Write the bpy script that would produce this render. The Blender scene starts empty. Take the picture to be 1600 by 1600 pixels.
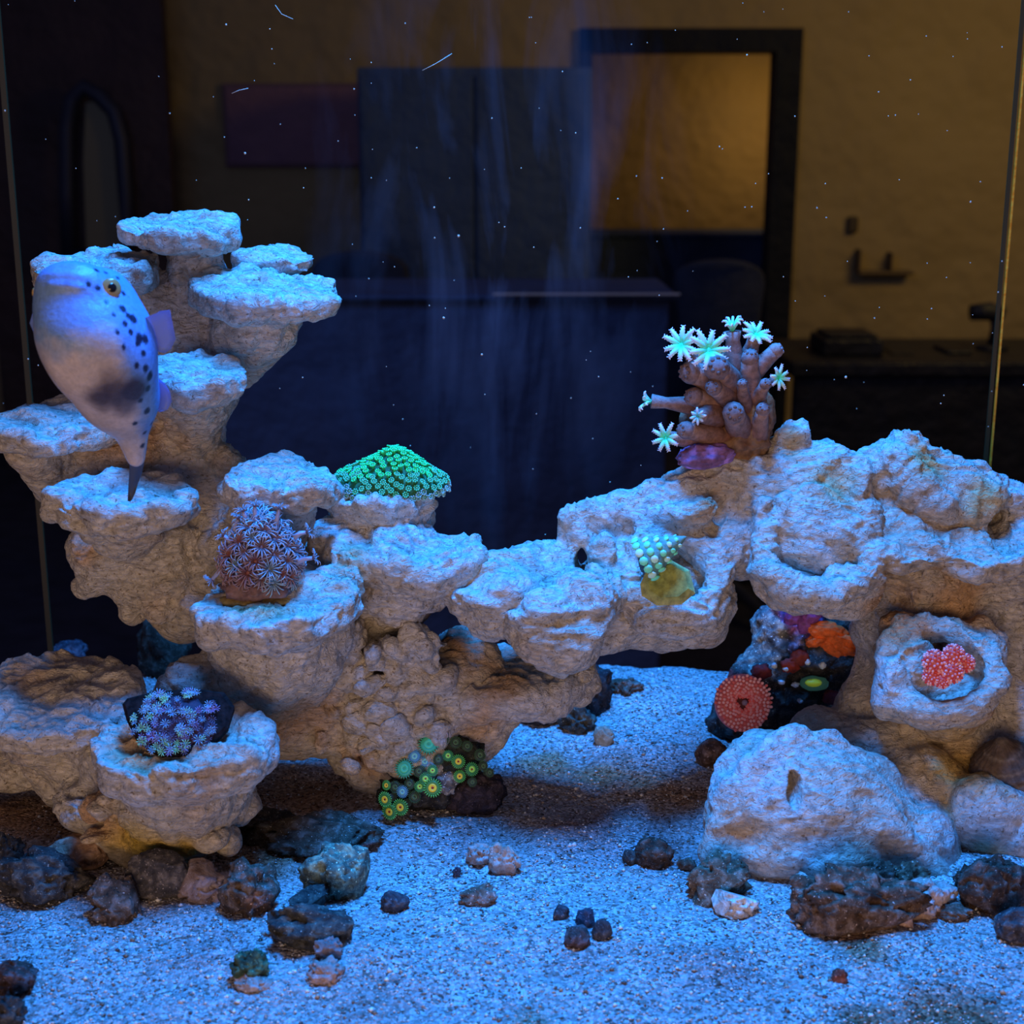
import bpy, math, random
import numpy as np
from mathutils import Vector, Matrix, Quaternion
random.seed(7); np.random.seed(7)
C = bpy.context.scene
COL = C.collection

# ------------------------------------------------------------------ camera
PITCH = math.radians(14.0); F = 2198.0; CAMZ = 0.40
cam_d = bpy.data.cameras.new('camera'); cam = bpy.data.objects.new('camera', cam_d); COL.objects.link(cam)
cam.location = (0, 0, CAMZ); cam.rotation_euler = (math.pi/2 - PITCH, 0, 0)
cam_d.sensor_width = 36; cam_d.lens = 36*F/1600; cam_d.clip_start = 0.02; cam_d.clip_end = 60
cam_d.dof.use_dof = True; cam_d.dof.focus_distance = 0.86; cam_d.dof.aperture_fstop = 11
C.camera = cam
# ------------------------------------------------------------------ light
C.view_settings.view_transform = 'Standard'; C.view_settings.look = 'None'
C.view_settings.exposure = 0.0; C.view_settings.gamma = 1.0; C.view_settings.use_curve_mapping = False
w = bpy.data.worlds.new('world'); C.world = w; w.use_nodes = True
w.node_tree.nodes['Background'].inputs[0].default_value = (0.30, 0.28, 0.56, 1)
w.node_tree.nodes['Background'].inputs[1].default_value = 0.13
def area(name, loc, target, sx, sy, color, power, spread=180):
    l = bpy.data.lights.new(name, 'AREA'); l.shape = 'RECTANGLE'; l.size = sx; l.size_y = sy
    l.color = color; l.energy = power; l.spread = math.radians(spread)
    o = bpy.data.objects.new(name, l); COL.objects.link(o); o.location = loc
    o.rotation_euler = (Vector(target)-Vector(loc)).to_track_quat('-Z', 'Y').to_euler()
    return o
area('reef_lamp', (0.03, 0.81, 0.95), (0.02, 0.81, 0), 0.42, 0.10, (0.02, 0.26, 1.0), 13.0, 120)
area('warm_front_fill', (-0.15, -0.9, 0.20), (0, 0.85, 0.14), 1.1, 0.5, (1.0, 0.66, 0.40), 10.5)  # warm room light, unseen, added low in front of the tank
area('back_room_warm_fill', (2.6, 4.2, 1.5), (2.4, 7, 0.2), 1.2, 0.6, (1.0, 0.66, 0.18), 22)  # added unseen fill that brightens the tan wall
area('back_room_blue_fill', (-1.2, 1.9, 1.3), (-0.4, 5.5, -.3), 1.4, 0.5, (0.14, 0.34, 1.0), 12)  # added unseen fill that turns the back room navy
area('far_room_lamp', (1.62, 8.3, 0.75), (1.5, 9.0, 0.3), 0.3, 0.3, (1.0, 0.62, 0.20), 2.0)

# ------------------------------------------------------------------ pixel -> world
FW = np.array((0, math.cos(PITCH), -math.sin(PITCH))); UP = np.array((0, math.sin(PITCH), math.cos(PITCH)))
def P(px, py, Y):
    d = FW + np.array((1, 0, 0))*((px-800)/F) + UP*((800-py)/F)
    return np.array((0, 0, CAMZ)) + d*(Y/d[1])
def S(py, Y):
    d = FW + UP*((800-py)/F)
    return Y/d[1]/F

# ------------------------------------------------------------------ noise
def _h(ix, iy, iz, seed):
    h = (ix.astype(np.uint32)*np.uint32(374761393) + iy.astype(np.uint32)*np.uint32(668265263)
         + iz.astype(np.uint32)*np.uint32(2147483647) + np.uint32((seed*974711+12345) & 0xffffffff))
    h = (h ^ (h >> np.uint32(13)))*np.uint32(1274126177)
    h = (h ^ (h >> np.uint32(15)))*np.uint32(2246822519)
    h = h ^ (h >> np.uint32(16))
    return h.astype(np.float64)/2147483648.0 - 1.0
def vnoise(p, seed=0):
    p = np.asarray(p, float); i = np.floor(p).astype(np.int64); f = p-i; u = f*f*f*(f*(f*6-15)+10)
    r = 0
    for a in (0, 1):
        wa = u[..., 0] if a else 1-u[..., 0]
        for b in (0, 1):
            wb = wa*(u[..., 1] if b else 1-u[..., 1])
            for c in (0, 1):
                r = r + wb*(u[..., 2] if c else 1-u[..., 2])*_h(i[..., 0]+a, i[..., 1]+b, i[..., 2]+c, seed)
    return r
def fbm(p, o=4, seed=0, gain=0.5):
    r = 0; a = 1; q = np.asarray(p, float)
    for k in range(o):
        r = r + a*vnoise(q, seed+k*17); q = q*2.03+11.3; a *= gain
    return r

# ------------------------------------------------------------------ mesh helpers
def mesh_np(name, V, Fc, mat=None, parent=None, smooth=True, col=None):
    me = bpy.data.meshes.new(name); V = np.asarray(V, np.float32)
    if isinstance(Fc, np.ndarray):
        n, k = Fc.shape
        me.vertices.add(len(V)); me.vertices.foreach_set('co', V.ravel())
        me.loops.add(n*k); me.loops.foreach_set('vertex_index', Fc.astype(np.int32).ravel())
        me.polygons.add(n); me.polygons.foreach_set('loop_start', np.arange(0, n*k, k, dtype=np.int32))
        me.update(calc_edges=True); me.validate()
    else:
        me.from_pydata([tuple(map(float, v)) for v in V], [], [tuple(int(i) for i in f) for f in Fc]); me.update()
    if smooth: me.polygons.foreach_set('use_smooth', np.ones(len(me.polygons), bool))
    if col is not None:
        a = me.color_attributes.new('Col', 'FLOAT_COLOR', 'POINT')
        c = np.ones((len(V), 4), np.float32); c[:, :3] = col; a.data.foreach_set('color', c.ravel())
    for m in (mat if isinstance(mat, (list, tuple)) else [mat] if mat else []): me.materials.append(m)
    o = bpy.data.objects.new(name, me); COL.objects.link(o)
    if parent: o.parent = parent
    return o
class MB:
    def __init__(s): s.v = []; s.f = []; s.c = []; s.n = 0
    def add(s, V, Fc, col=None):
        V = np.asarray(V, float); s.v.append(V)
        s.f += [tuple(i+s.n for i in f) for f in Fc]
        c = np.ones((len(V), 3))
        if col is not None: c[:] = col
        s.c.append(c); s.n += len(V)
    def obj(s, name, mat, parent=None, smooth=True, origin=None):
        V = np.concatenate(s.v); 
        if origin is not None: V = V-np.asarray(origin)
        o = mesh_np(name, V, s.f, mat, parent, smooth, np.concatenate(s.c))
        if origin is not None: o.location = origin
        return o
def frame(d):
    d = np.asarray(d, float); d = d/np.linalg.norm(d)
    a = np.array((0, 0, 1.)) if abs(d[2]) < 0.9 else np.array((1., 0, 0))
    x = np.cross(a, d); x /= np.linalg.norm(x); return x, np.cross(d, x), d
def tube(pts, rad, n=8, flat=1.0):
    pts = np.asarray(pts, float); V = []; Fc = []; m = len(pts)
    T = np.gradient(pts, axis=0); x, y, _ = frame(T[0])
    for k in range(m):
        t = T[k]/np.linalg.norm(T[k]); x = x-t*np.dot(x, t); x /= np.linalg.norm(x); y = np.cross(t, x)
        for j in range(n):
            a = 2*math.pi*j/n; V.append(pts[k]+(x*math.cos(a)+y*math.sin(a)*flat)*rad[k])
    for k in range(m-1):
        for j in range(n):
            Fc.append((k*n+j, k*n+(j+1) % n, (k+1)*n+(j+1) % n, (k+1)*n+j))
    Fc.append(tuple(range(n-1, -1, -1))); Fc.append(tuple((m-1)*n+j for j in range(n)))
    return np.array(V), Fc
def sphere(c, r, nu=12, nv=8, ax=(0, 0, 1)):
    x, y, z = frame(ax); r = np.ones(3)*r; V = []; Fc = []
    for i in range(1, nv):
        t = math.pi*i/nv
        for j in range(nu):
            p = 2*math.pi*j/nu
            V.append(np.asarray(c)+x*r[0]*math.sin(t)*math.cos(p)+y*r[1]*math.sin(t)*math.sin(p)+z*r[2]*math.cos(t))
    a = len(V); V.append(np.asarray(c)+z*r[2]); V.append(np.asarray(c)-z*r[2])
    for i in range(nv-2):
        for j in range(nu):
            Fc.append((i*nu+j, (i+1)*nu+j, (i+1)*nu+(j+1) % nu, i*nu+(j+1) % nu))
    for j in range(nu):
        Fc.append((a, j, (j+1) % nu)); b = (nv-2)*nu; Fc.append((a+1, b+(j+1) % nu, b+j))
    return np.array(V), Fc
def box(x0, x1, y0, y1, z0, z1, bev=0.0):
    V = [(x, y, z) for x in (x0, x1) for y in (y0, y1) for z in (z0, z1)]
    return np.array(V, float), [(0, 1, 3, 2), (4, 6, 7, 5), (0, 4, 5, 1), (2, 3, 7, 6), (0, 2, 6, 4), (1, 5, 7, 3)]
def tag(o, label, cat, group=None, kind=None):
    if label: o['label'] = label
    if cat: o['category'] = cat
    if group: o['group'] = group
    if kind: o['kind'] = kind
    return o
def empty(name, loc, label=None, cat=None, group=None):
    o = bpy.data.objects.new(name, None); COL.objects.link(o); o.location = loc; o.empty_display_size = 0.01
    return tag(o, label, cat, group)
def child_at(o, root):     # keep world position with a translated root
    o.parent = root; o.location = Vector(o.location)-Vector(root.location)

# ------------------------------------------------------------------ materials
def new_mat(name):
    m = bpy.data.materials.new(name); m.use_nodes = True; nt = m.node_tree
    return m, nt, nt.nodes['Principled BSDF']
def node(nt, t, **kw):
    n = nt.nodes.new(t)
    for k, v in kw.items():
        if k in n.inputs: n.inputs[k].default_value = v
        else: setattr(n, k, v)
    return n
def ramp(nt, src, stops):
    r = nt.nodes.new('ShaderNodeValToRGB'); cr = r.color_ramp
    while len(cr.elements) < len(stops): cr.elements.new(0.5)
    for e, (p, c) in zip(cr.elements, stops):
        e.position = p; e.color = (*c, 1) if len(c) == 3 else c
    nt.links.new(src, r.inputs[0]); return r.outputs[0]
def mixc(nt, fac, a, b, mode='MIX'):
    m = nt.nodes.new('ShaderNodeMix'); m.data_type = 'RGBA'; m.blend_type = mode
    for s, v in ((m.inputs[0], fac), (m.inputs[6], a), (m.inputs[7], b)):
        if hasattr(v, 'is_linked') or hasattr(v, 'links'): nt.links.new(v, s)
        elif isinstance(v, tuple): s.default_value = (*v, 1)
        else: s.default_value = v
    return m.outputs[2]
def noise_tex(nt, scale, detail=4, rough=0.5, dist=0.0, vec=None):
    tc = node(nt, 'ShaderNodeTexCoord'); n = node(nt, 'ShaderNodeTexNoise', Scale=scale, Detail=detail, Roughness=rough, Distortion=dist)
    nt.links.new(vec or tc.outputs['Object'], n.inputs['Vector']); return n.outputs['Fac']
def bump(nt, bs, h, strength, dist):
    b = node(nt, 'ShaderNodeBump', Strength=strength, Distance=dist); nt.links.new(h, b.inputs['Height']); nt.links.new(b.outputs[0], bs.inputs['Normal'])
def vcol(nt):
    a = nt.nodes.new('ShaderNodeVertexColor'); a.layer_name = 'Col'; return a.outputs[0]

def rock_mat():
    m, nt, b = new_mat('reef_rock'); b.inputs['Roughness'].default_value = 0.92
    b.inputs['Specular IOR Level'].default_value = 0.15
    n1 = noise_tex(nt, 14, 5, 0.6); n2 = noise_tex(nt, 160, 5, 0.65, 0.5); n3 = noise_tex(nt, 420, 3, 0.6)
    c = ramp(nt, n1, [(0.30, (0.66, 0.52, 0.40)), (0.46, (0.72, 0.64, 0.53)), (0.62, (0.76, 0.71, 0.66))])
    c = mixc(nt, ramp(nt, n2, [(0.30, (0.55, 0.55, 0.55)), (0.52, (1, 1, 1))]), (0, 0, 0), c, 'MIX')
    c2 = mixc(nt, ramp(nt, n3, [(0.32, (1, 1, 1)), (0.40, (0, 0, 0))]), c, (0.32, 0.25, 0.18))
    c3 = mixc(nt, 1.0, c2, vcol(nt), 'MULTIPLY'); nt.links.new(c3, b.inputs['Base Color'])
    tc = node(nt, 'ShaderNodeTexCoord'); mp = node(nt, 'ShaderNodeMapping'); mp.inputs['Scale'].default_value = (0.75, 0.9, 1.25)
    nt.links.new(tc.outputs['Object'], mp.inputs[0])
    h1 = noise_tex(nt, 230, 5, 0.62, 1.2, mp.outputs[0])
    bump(nt, b, h1, 1.0, 0.0046)
    return m
def sand_mat():
    m, nt, b = new_mat('aragonite_sand'); b.inputs['Roughness'].default_value = 0.85; b.inputs['Specular IOR Level'].default_value = 0.2
    tc = node(nt, 'ShaderNodeTexCoord'); v = node(nt, 'ShaderNodeTexVoronoi', Scale=620.0); nt.links.new(tc.outputs['Object'], v.inputs['Vector'])
    sep = node(nt, 'ShaderNodeSeparateColor'); nt.links.new(v.outputs['Color'], sep.inputs[0])
    c = ramp(nt, sep.outputs[0], [(0.0, (0.05, 0.04, 0.035)), (0.10, (0.20, 0.15, 0.11)), (0.22, (0.30, 0.27, 0.25)), (0.55, (0.44, 0.43, 0.43)), (1.0, (0.82, 0.82, 0.82))])
    n = noise_tex(nt, 16, 4, 0.6); c = mixc(nt, ramp(nt, n, [(0.38, (0, 0, 0)), (0.66, (0.45, 0.45, 0.45))]), c, (0.42, 0.34, 0.30))
    c3 = mixc(nt, 1.0, c, vcol(nt), 'MULTIPLY'); nt.links.new(c3, b.inputs['Base Color'])
    bump(nt, b, v.outputs['Distance'], 0.9, -0.0016)
    return m
def live_rock_mat(name, dark, mid, light, scale=90, bstr=0.9):
    m, nt, b = new_mat(name); b.inputs['Roughness'].default_value = 0.8; b.inputs['Specular IOR Level'].default_value = .25
    n = noise_tex(nt, scale, 6, 0.65, 0.4); c = ramp(nt, n, [(0.33, dark), (0.5, mid), (0.66, light)])
    n2 = noise_tex(nt, scale*5, 3, 0.6); c = mixc(nt, ramp(nt, n2, [(0.64, (0, 0, 0)), (0.70, (1, 1, 1))]), c, tuple(min(1, x*2.2+0.1) for x in light))
    nt.links.new(mixc(nt, 1.0, c, vcol(nt), 'MULTIPLY'), b.inputs['Base Color'])
    bump(nt, b, n, bstr, 0.004); return m
def plain(name, color, rough=0.6, spec=0.3, noise=None, emit=0.0, use_v=False, alpha=1.0, sss=0.0):
    m, nt, b = new_mat(name); b.inputs['Roughness'].default_value = rough; b.inputs['Specular IOR Level'].default_value = spec
    c = None
    if use_v: c = vcol(nt)
    if noise:
        n = noise_tex(nt, noise[0], 4, 0.6); base = c if c is not None else (color if True else None)
        c = mixc(nt, ramp(nt, n, [(0.35, (0, 0, 0)), (0.65, (1, 1, 1))]), base if c is not None else color, noise[1]) if c is None else mixc(nt, 1.0, c, ramp(nt, n, [(0.3, tuple([noise[1]]*3) if not isinstance(noise[1], tuple) else noise[1]), (0.65, (1, 1, 1))]), 'MULTIPLY')
        bump(nt, b, n, 0.4, 0.5/noise[0])
    if c is not None:
        nt.links.new(c, b.inputs['Base Color'])
        if emit: nt.links.new(c, b.inputs['Emission Color'])
    else:
        b.inputs['Base Color'].default_value = (*color, 1)
        if emit: b.inputs['Emission Color'].default_value = (*color, 1)
    b.inputs['Emission Strength'].default_value = emit
    if alpha < 1: b.inputs['Alpha'].default_value = alpha
    return m
M_ROCK = rock_mat(); M_SAND = sand_mat()
M_DARK = live_rock_mat('dark_live_rock', (0.018, 0.018, 0.018), (0.055, 0.05, 0.045), (0.16, 0.14, 0.11), 150, 1.0)
M_BROWN = live_rock_mat('brown_rubble', (0.045, 0.03, 0.02), (0.13, 0.085, 0.055), (0.30, 0.24, 0.20), 150, 1.0)
M_PALE = live_rock_mat('pale_rubble', (0.30, 0.22, 0.16), (0.52, 0.45, 0.38), (0.72, 0.68, 0.64), 120)
M_V = plain('tinted_tissue', (1, 1, 1), 0.5, 0.4, use_v=True)
M_VG = plain('fluorescent_tissue', (1, 1, 1), 0.45, 0.4, use_v=True, emit=0.10)
M_VROUGH = plain('tinted_rough', (1, 1, 1), 0.7, 0.3, noise=(260, 0.45), use_v=True)

# ------------------------------------------------------------------ signed distance rock builder
class SDF:
    def __init__(s, lo, hi, vox):
        s.lo = np.array(lo, np.float32); s.vox = vox
        s.n = np.ceil((np.array(hi)-np.array(lo))/vox).astype(int)+1
        s.f = np.full(s.n, 0.03, np.float32)
        s.ax = [(s.lo[i]+vox*np.arange(s.n[i])).astype(np.float32) for i in range(3)]
    def _sub(s, c, R):
        sl = []
        for i in range(3):
            a = max(0, int((c[i]-R[i]-s.lo[i])/s.vox)); b = min(s.n[i], int((c[i]+R[i]-s.lo[i])/s.vox)+2)
            if b <= a: return None, None
            sl.append(slice(a, b))
        X = np.meshgrid(*[s.ax[i][sl[i]]-np.float32(c[i]) for i in range(3)], indexing='ij', sparse=True)
        return tuple(sl), X
    def _comb(s, sl, d, k, sub=False):
        f = s.f[sl]; d = d.astype(np.float32)
        if sub:
            h = np.clip(0.5-0.5*(f+d)/k, 0, 1); s.f[sl] = f*(1-h)+(-d)*h+k*h*(1-h)
        else:
            h = np.clip(0.5+0.5*(d-f)/k, 0, 1); s.f[sl] = d*(1-h)+f*h-k*h*(1-h)
    def ell(s, c, r, k=0.004, rot=None, sub=False):
        r = np.array(r, float); R = np.ones(3)*(max(r)+0.012)
        if rot is None: R = r+0.012
        sl, X = s._sub(c, R)
        if sl is None: return
        if rot is not None:
            M = np.array(Matrix.Rotation(math.radians(rot[0]), 3, 'X') @ Matrix.Rotation(math.radians(rot[1]), 3, 'Y') @ Matrix.Rotation(math.radians(rot[2]), 3, 'Z')).T
            X = [M[i, 0]*X[0]+M[i, 1]*X[1]+M[i, 2]*X[2] for i in range(3)]
        k0 = np.sqrt((X[0]/r[0])**2+(X[1]/r[1])**2+(X[2]/r[2])**2)
        k1 = np.sqrt((X[0]/r[0]**2)**2+(X[1]/r[1]**2)**2+(X[2]/r[2]**2)**2)+1e-6
        s._comb(sl, k0*(k0-1)/k1, k, sub)
    def cone(s, a, b, r1, r2, k=0.006, flat=1.0):
        a = np.array(a, float); b = np.array(b, float); c = (a+b)/2; R = np.abs(b-a)/2+max(r1, r2)+0.014
        sl, X = s._sub(c, R)
        if sl is None: return
        pa = [X[i]-np.float32(a[i]-c[i]) for i in range(3)]; ba = b-a; L = float(ba@ba)
        h = np.clip((pa[0]*ba[0]+pa[1]*ba[1]+pa[2]*ba[2])/L, 0, 1)
        d = np.sqrt((pa[0]-h*ba[0])**2+(pa[1]-h*ba[1])**2+(pa[2]-h*ba[2])**2)-(r1+(r2-r1)*h)
        s._comb(sl, d, k)
    def plate(s, c, a, b, t, tilt=0, roll=0, dish=0.0, seed=0, irr=0.13, k=0.0035):
        Rr = max(a, b)*1.3+0.012; R = np.array((Rr, Rr, Rr*abs(math.sin(math.radians(abs(tilt)+abs(roll))))+t*2.4+dish+0.012))
        sl, X = s._sub(c, R)
        if sl is None: return
        M = np.array(Matrix.Rotation(math.radians(tilt), 3, 'X') @ Matrix.Rotation(math.radians(roll), 3, 'Y')).T
        u, v, w_ = [M[i, 0]*X[0]+M[i, 1]*X[1]+M[i, 2]*X[2] for i in range(3)]
        th = np.arctan2(v, u)
        rng = np.random.RandomState(seed+100); n = 0
        for q in range(2, 12): n = n+np.cos(q*th+rng.rand()*6.28)*rng.uniform(.3, 1)/(q**0.8)
        q = np.sqrt((u/a)**2+(v/b)**2)
        rr = (q-(1+irr*n*0.75))*min(a, b)
        wt = dish*np.clip(q, 0, 1.1)**4+0.0016*np.sin(u*160+seed)*np.cos(v*140+seed*2)
        # underside slopes inward: thicker toward the centre
        top = w_-wt-t; botm = -(w_-wt)-t-0.9*t*np.clip(1-q, 0, 1)
        dz = np.maximum(top, botm)
        rnd = t*0.55
        A = np.maximum(rr+rnd, 0); B = np.maximum(dz+rnd, 0)
        d = np.sqrt(A*A+B*B)+np.minimum(np.maximum(rr+rnd, dz+rnd), 0)-rnd
        s._comb(sl, d, k)
    def torus(s, c, R, r, tilt, sq=1.0, k=0.004, roll=0):
        Q = np.ones(3)*(R+r+0.012); sl, X = s._sub(c, Q)
        if sl is None: return
        M = np.array(Matrix.Rotation(math.radians(tilt), 3, 'X') @ Matrix.Rotation(math.radians(roll), 3, 'Y')).T
        u, v, w_ = [M[i, 0]*X[0]+M[i, 1]*X[1]+M[i, 2]*X[2] for i in range(3)]
        q = np.sqrt(u*u+(v/sq)**2)-R
        s._comb(sl, np.sqrt(q*q+w_*w_)-r, k)
    def mesh(s):
        f = s.f; f[0] = f[-1] = 0.01; f[:, 0] = f[:, -1] = 0.01; f[:, :, 0] = f[:, :, -1] = 0.01
        ins = f < 0
        cnt = np.zeros(s.n-1, np.uint8)
        offs = [(i, j, k) for i in (0, 1) for j in (0, 1) for k in (0, 1)]
        sh = lambda A, o: A[o[0]:o[0]+s.n[0]-1, o[1]:o[1]+s.n[1]-1, o[2]:o[2]+s.n[2]-1]
        for o in offs: cnt += sh(ins, o)
        act = (cnt > 0) & (cnt < 8); idx = np.argwhere(act); N = len(idx)
        vid = np.full(s.n-1, -1, np.int32); vid[act] = np.arange(N, dtype=np.int32)
        vals = np.stack([f[idx[:, 0]+o[0], idx[:, 1]+o[1], idx[:, 2]+o[2]] for o in offs], 1)
        acc = np.zeros((N, 3), np.float32); num = np.zeros(N, np.float32); O = np.array(offs, np.float32)
        for a in range(8):
            for b in range(a+1, 8):
                if abs(O[a]-O[b]).sum() != 1: continue
                m = (vals[:, a] < 0) != (vals[:, b] < 0); t = vals[m, a]/(vals[m, a]-vals[m, b])
                acc[m] += O[a]+(O[b]-O[a])*t[:, None]; num[m] += 1
        V = s.lo+(idx+acc/num[:, None])*s.vox
        Q = []
        for ax in range(3):
            o1 = [slice(1, -1)]*3; o1[ax] = slice(0, -1); o2 = list(o1); o2[ax] = slice(1, None)
            A = ins[tuple(o1)]; B = ins[tuple(o2)]
            for flip in (0, 1):
                m = (A & ~B) if not flip else (~A & B); p = np.argwhere(m)
                p = p+np.array([1 if i != ax else 0 for i in range(3)])
                e1 = np.zeros(3, int); e2 = np.zeros(3, int); e1[(ax+1) % 3] = 1; e2[(ax+2) % 3] = 1
                g = lambda q: vid[q[:, 0], q[:, 1], q[:, 2]]
                quad = np.stack([g(p-e1-e2), g(p-e2), g(p), g(p-e1)], 1)
                if flip: quad = quad[:, ::-1]
                Q.append(quad)
        Q = np.concatenate(Q); Q = Q[(Q >= 0).all(1)]
        return V.astype(np.float64), Q
def normals(V, Q):
    n = np.cross(V[Q[:, 2]]-V[Q[:, 0]], V[Q[:, 3]]-V[Q[:, 1]]); N = np.zeros_like(V)
    for i in range(4):
        for j in range(3): N[:, j] += np.bincount(Q[:, i], n[:, j], len(V))
    return N/(np.linalg.norm(N, axis=1, keepdims=True)+1e-12)
def crust(V, Q, seed, amp=1.0):
    N = normals(V, Q)
    up = np.clip(N[:, 2], 0, 1)
    warp = np.stack([fbm(V*18+7, 2, seed+5), fbm(V*18+3, 2, seed+6), fbm(V*18+9, 2, seed+7)], 1)
    a = fbm(V*30+warp*0.7, 3, seed)*0.0042+np.clip(fbm(V*95+warp, 2, seed+9), -.6, .6)*0.0013
    p = V*np.array((80, 95, 150))+warp*2.2
    r = (1-np.abs(vnoise(p, seed+1))*2.0)*0.0017 + (1-np.abs(vnoise(p*2.1, seed+2))*2)*0.0009
    r = r*(0.35+0.9*up)
    pit = -np.clip(vnoise(V*150, seed+3)-0.45, 0, 1)*0.004
    V = V+N*(a+r+pit)[:, None]*amp
    return V
def scatter_tint(V, seed, spots=()):
    c = np.ones((len(V), 3))
    for (p, rad, tint) in spots:
        d = np.linalg.norm(V-np.asarray(p), axis=1)/rad+fbm(V*60, 2, seed)*0.25
        k = np.clip(1.25-d, 0, 1)[:, None]; k = k*k*(3-2*k); c = c*(1-k)+np.array(tint)*k
    return c
OCHRE = (1.0, 0.70, 0.45); DUSK = (0.55, 0.47, 0.42); BLUSH = (0.95, 0.9, 0.92)

# ------------------------------------------------------------------ left reef rock
def build_left():
    g = SDF((-0.36, 0.66, -0.012), (0.075, 0.99, 0.40), 0.00128)
    pc = lambda px, py, Y: P(px, py, Y)
    def pl(px, py, Y, rx, fr, t, tilt=0, roll=0, dish=0, seed=0, irr=.13):
        s = S(py, Y); g.plate(pc(px, py, Y), rx*s, rx*fr*s, t*s, tilt, roll, dish*s, seed, irr)
    def co(p1, p2, r1, r2, k=0.006): g.cone(pc(*p1), pc(*p2), r1*S(p1[1], p1[2]), r2*S(p2[1], p2[2]), k)
    def el(px, py, Y, rx, rz, ry=None, k=0.005, rot=None, sub=False):
        s = S(py, Y); g.ell(pc(px, py, Y), (rx*s, (ry or rx)*s, rz*s), k, rot, sub)
    # --- trunks and bulk first
    co((300, 395, .90), (320, 560, .91), 38, 62)
    co((320, 560, .91), (270, 700, .90), 62, 78)
    co((215, 450, .90), (285, 540, .90), 46, 50); 
    co((400, 500, .88), (345, 590, .90), 66, 34); co((425, 440, .915), (350, 500, .91), 26, 40)
    co((300, 620, .85), (305, 700, .89), 58, 34)
    el(190, 700, .885, 110, 52, 80); el(105, 668, .86, 120, 26, 70); el(290, 740, .89, 80, 52, 70)
    co((60, 690, .85), (120, 790, .89), 52, 34); el(130, 640, .89, 70, 18, 50)
    co((345, 750, .89), (300, 860, .88), 52, 90)
    el(235, 860, .87, 105, 62, 80); el(175, 868, .86, 62, 48, 60); el(250, 905, .865, 90, 48, 70); el(330, 860, .87, 62, 70, 66)
    el(330, 930, .87, 70, 70, 70); el(290, 960, .87, 50, 42, 55); el(390, 800, .88, 66, 42, 60)
    co((190, 810, .82), (205, 850, .85), 70, 30)
    co((435, 785, .845), (400, 840, .88), 58, 60)
    el(530, 900, .87, 70, 66, 66); el(480, 900, .875, 60, 60, 60); el(545, 960, .86, 60, 60, 60)
    co((600, 800, .88), (590, 850, .88), 78, 76)
    co((620, 900, .85), (600, 975, .87), 92, 40); co((560, 850, .86), (540, 900, .87), 50, 50)
    co((440, 990, .81), (440, 1060, .845), 108, 80)
    el(450, 1080, .86, 128, 96, 100); el(380, 1050, .86, 70, 62, 70); el(530, 1060, .86, 90, 90, 90)
    el(600, 1060, .86, 66, 86, 70); el(600, 1130, .855, 84, 76, 72); el(520, 1130, .86, 90, 44, 70)
    co((720, 1060, .86), (650, 1140, .86), 70, 78); co((800, 1080, .86), (730, 1160, .86), 44, 50)
    co((640, 1150, .86), (630, 1235, .865), 78, 62); el(580, 1190, .86, 60, 52, 56)
    el(690, 1180, .865, 66, 50, 56)
    # small cobbles that make the rough middle
    rng = random.Random(3)
    for _ in range(130):
        x = rng.uniform(500, 700); y = rng.uniform(985, 1200)
        el(x, y, .812+rng.uniform(.005, .016)+abs(x-590)*.00006, rng.uniform(11, 24), rng.uniform(9, 16), 16, 0.003, (0, rng.uniform(-40, 40), 0))
    for _ in range(34):
        x = rng.uniform(140, 380); y = rng.uniform(830, 960)
        el(x, y, .84+rng.uniform(0, .02), rng.uniform(16, 30), rng.uniform(12, 24), 22, 0.007)
    # --- plates
    pl(280, 366, .885, 94, .80, 15, 9, 2, 3, 1, .15)
    pl(155, 424, .875, 104, .80, 17, 9, 0, 2, 2, .14)
    pl(432, 412, .925, 64, .8, 13, 9, 0, 2, 3, .12)
    pl(416, 464, .87, 116, .78, 17, 11, 4, 3, 4, .13)
    pl(308, 594, .825, 80, .9, 19, 11, 5, 2, 5, .1)
    pl(60, 678, .835, 84, .8, 15, 8, 2, 2, 6, .15)
    pl(193, 788, .80, 114, .82, 19, 7, 0, 2, 7, .13)
    pl(437, 758, .825, 88, .85, 20, 9, 4, 1, 8, .1)
    pl(600, 790, .87, 86, .9, 19, 3, -2, 12, 9, .12)
    pl(632, 870, .835, 120, .72, 22, 8, 4, 2, 10, .1)
    pl(522, 835, .86, 42, .9, 16, 12, -12, 0, 11, .15)
    pl(435, 962, .785, 128, .82, 24, 6, -4, 10, 12, .12)
    pl(520, 925, .80, 44, 1.2, 22, 12, -14, 2, 13, .15)
    pl(792, 1068, .855, 136, .62, 26, 8, -3, 2, 14, .1)
    pl(80, 1100, .80, 142, .95, 17, 8, -3, 2, 15, .12)
    pl(300, 1068, .84, 42, .8, 12, 8, 0, 0, 16, .15)
    pl(287, 1180, .738, 140, .86, 27, 5, -3, 14, 17, .08)
    el(275, 1150, .738, 82, 22, 68, 0.003, (8, 0, 0), True)
    el(400, 925, .78, 84, 18, 60, 0.003, (8, 0, 0), True)
    # lower left pedestal
    co((80, 1140, .81), (130, 1200, .81), 72, 66); co((150, 1140, .80), (200, 1200, .78), 60, 70)
    co((285, 1210, .75), (250, 1300, .765), 108, 70, 0.006); el(250, 1285, .765, 112, 44, 90); el(165, 1255, .775, 76, 44, 70)
    el(350, 1250, .77, 56, 44, 60); el(230, 1320, .765, 62, 28, 60); co((300, 1090, .85), (330, 1150, .85), 60, 60)
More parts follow.
